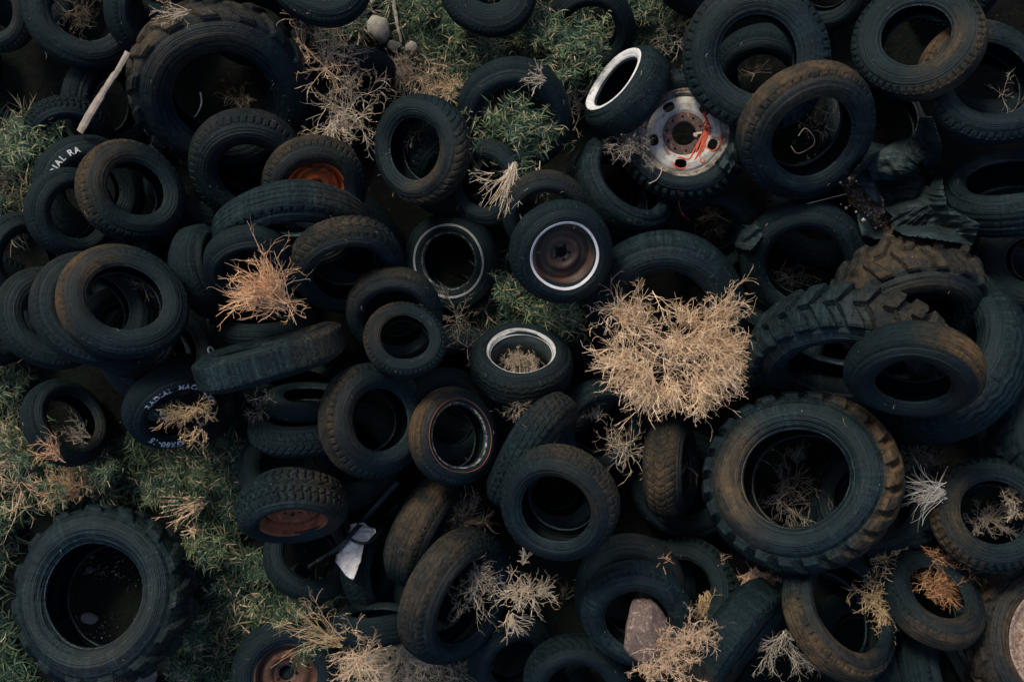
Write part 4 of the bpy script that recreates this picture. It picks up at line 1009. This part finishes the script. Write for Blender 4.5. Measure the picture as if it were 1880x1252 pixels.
# orange rope: coil of strands on the truck wheel
g_ = np.random.default_rng(12); rp = empty('orange_rope'); c0 = surf(1290, 250); rp.location = (0, 0, 0)
tag(rp, 'tangled orange rope draped over the white truck wheel', 'rope')
zt = c0[2] + .02
def strand(pts, rad=.0045, mat='rope', nm='strand'):
    path_tube(nm, None, None, pts, rad, mat, parent=rp, lift=.012)
strand([(1292, 208), (1298, 224), (1293, 240), (1288, 262), (1280, 285), (1268, 303), (1250, 311), (1237, 305), (1236, 294), (1248, 290), (1264, 293), (1274, 276), (1284, 258)])
strand([(1290, 210), (1300, 228), (1304, 240), (1296, 255), (1286, 270), (1284, 290), (1288, 300), (1294, 292), (1290, 275), (1292, 262)])
strand([(1290, 254), (1293, 268), (1305, 278), (1315, 274), (1322, 262), (1323, 250), (1318, 258)])
strand([(1296, 222), (1290, 232), (1302, 236), (1292, 242), (1304, 246), (1290, 250), (1300, 254), (1298, 238), (1290, 236)])
strand([(1294, 228), (1303, 232), (1291, 238), (1303, 242), (1292, 247), (1284, 262), (1277, 280), (1282, 262), (1290, 246)])
strand([(1300, 234), (1302, 252), (1296, 264), (1288, 280), (1290, 262), (1297, 246)])
strand([(1288, 246), (1280, 247), (1274, 250), (1278, 252), (1272, 247)], .008, 'rope_white', 'frayed_end')
path_tube('rope_piece', 'short piece of orange rope on the shaded tyre', 'cord', [(1246, 350), (1246, 372), (1250, 388), (1257, 398), (1266, 404)], .0045, 'rope', taper=.7)
path_tube('white_string', 'pale string with a knotted end below the truck wheel', 'string', [(1214, 306), (1213, 318), (1206, 330), (1196, 336), (1191, 338)], .003, 'rope_white', lift=.01)

def drape(name, label, cat, outline, mat, lift, fold, seed, res=90, smooth_it=18, tear=None):
    """sheet laid over the pile inside an outline of photo positions"""
    P = np.array(outline, float); lo = P.min(0); hi = P.max(0)
    xs = np.linspace(lo[0], hi[0], res); ys = np.linspace(lo[1], hi[1], int(res * (hi[1] - lo[1]) / (hi[0] - lo[0])))
    S = np.array([[surf(x, y) for x in xs] for y in ys])
    Zs = S[:, :, 2].copy()
    for _ in range(smooth_it):
        Zs = np.maximum(Zs, .25 * (np.roll(Zs, 1, 0) + np.roll(Zs, -1, 0) + np.roll(Zs, 1, 1) + np.roll(Zs, -1, 1)) - .004) if _ < smooth_it // 2 else .2 * (Zs + np.roll(Zs, 1, 0) + np.roll(Zs, -1, 0) + np.roll(Zs, 1, 1) + np.roll(Zs, -1, 1))
    Xg, Yg = np.meshgrid(xs, ys)
    Zs = Zs + lift + fold(Xg, Yg)
    V = np.stack([(Xg - PW / 2) / FPX * (CAMH - Zs), -(Yg - PH / 2) / FPX * (CAMH - Zs), Zs], -1).reshape(-1, 3)
    F = grid_faces(len(ys), len(xs), False)[:, ::-1]
    cx = Xg.reshape(-1)[F].mean(1); cy = Yg.reshape(-1)[F].mean(1)
    keep = np.array([inpoly(a, b_, outline) for a, b_ in zip(cx, cy)])
    if tear: keep &= ~np.array([inpoly(a, b_, tear) for a, b_ in zip(cx, cy)])
    me = mesh_np(name, V, F[keep], True); o = link(name, me, M[mat])
    md = o.modifiers.new('thick', 'SOLIDIFY'); md.thickness = .002
    tag(o, label, cat); return o
def vn2(x, y, seed):
    g = np.random.default_rng(seed).random((64, 64)); xi = np.floor(x).astype(int); yi = np.floor(y).astype(int)
    fx = x - xi; fy = y - yi; fx = fx * fx * (3 - 2 * fx); fy = fy * fy * (3 - 2 * fy)
    G = lambda a, b: g[a % 64, b % 64]
    return (G(xi, yi) * (1 - fx) + G(xi + 1, yi) * fx) * (1 - fy) + (G(xi, yi + 1) * (1 - fx) + G(xi + 1, yi + 1) * fx) * fy
def fold_a(X, Y):
    cx, cy = 1705, 360
    a = np.arctan2(Y - cy, X - cx); r = np.hypot(X - cx, Y - cy)
    wx = X + 18 * vn2(X / 40, Y / 40, 3); wy = Y + 18 * vn2(X / 40 + 9, Y / 40, 4)
    u = np.where(X < cx, (wy - cy) / (.35 + np.abs(wx - cx) / 130), (wy - cy) * 1.3)
    k = .040 * (1 - np.abs(2 * vn2(u / 13 + 5, wx / 55, 7) - 1)) + .022 * (1 - np.abs(2 * vn2(u / 6 + 5, wx / 30, 8) - 1)) + .012 * vn2(wx / 7, wy / 7, 9)
    k = k * .8 + .05 * np.exp(-(r / 40) ** 2) + .13 * np.exp(-((X - 1670) / 62) ** 2 - ((Y - 350) / 62) ** 2)
    rg = np.abs((X - 1590) - (Y - 300) * .45) / 1.1
    return k + .035 * np.exp(-(rg / 6) ** 2) * (X < 1680)
drape('plastic_sheet', 'crumpled dark teal plastic sheet bunched between tyres at the upper right', 'plastic sheet',
      [(1565, 315), (1600, 285), (1640, 262), (1680, 250), (1688, 215), (1712, 215), (1728, 265), (1730, 330), (1738, 380), (1800, 412), (1785, 450), (1720, 440), (1660, 432), (1625, 412), (1640, 398), (1600, 365), (1575, 335)], 'plastic', .03, fold_a, 1, res=130,
      tear=[(1686, 300), (1694, 296), (1712, 330), (1706, 345), (1690, 322)])
drape('plastic_scrap', 'torn flap of dark plastic below the leaning truck tyre', 'plastic scrap', [(1572, 385), (1590, 395), (1640, 438), (1585, 440), (1575, 410)], 'plastic', .03, lambda X, Y: .012 * np.sin(X * .2 + Y * .1), 2, 40)
drape('plastic_scrap', 'small teal plastic flap beside the truck wheel', 'plastic scrap', [(1330, 275), (1345, 262), (1350, 300), (1338, 318), (1312, 300)], 'plastic', .03, lambda X, Y: .012 * np.sin(X * .3 + Y * .2), 3, 30)
drape('plastic_scrap', 'dark plastic scrap under the large dark tyre with the twig plant', 'plastic scrap', [(1335, 418), (1385, 412), (1405, 425), (1378, 462), (1350, 455)], 'plastic', .03, lambda X, Y: .015 * np.sin(X * .14 + Y * .2), 4, 40)
drape('sack', 'crumpled white plastic sack with brown stains', 'sack', [(644, 962), (668, 960), (676, 966), (688, 970), (690, 978), (668, 1000), (662, 1030), (648, 1066), (634, 1055), (617, 1032), (618, 1018), (634, 1000), (640, 985)], 'cloth', .05,
      lambda X, Y: .016 * (1 - np.abs(2 * vn2(X / 16 + Y / 30, Y / 16, 21) - 1)) + .006 * vn2(X / 5, Y / 5, 22), 5, 70)


so = drape('soil', None, None, [(1548, 352), (1570, 335), (1600, 352), (1628, 385), (1640, 420), (1632, 445), (1600, 400), (1560, 375)], 'soil', .02, lambda X, Y: .014 * vn2(X / 9, Y / 9, 5) + .006 * vn2(X / 3, Y / 3, 6), 6, 50)
tag(so, kind='stuff')
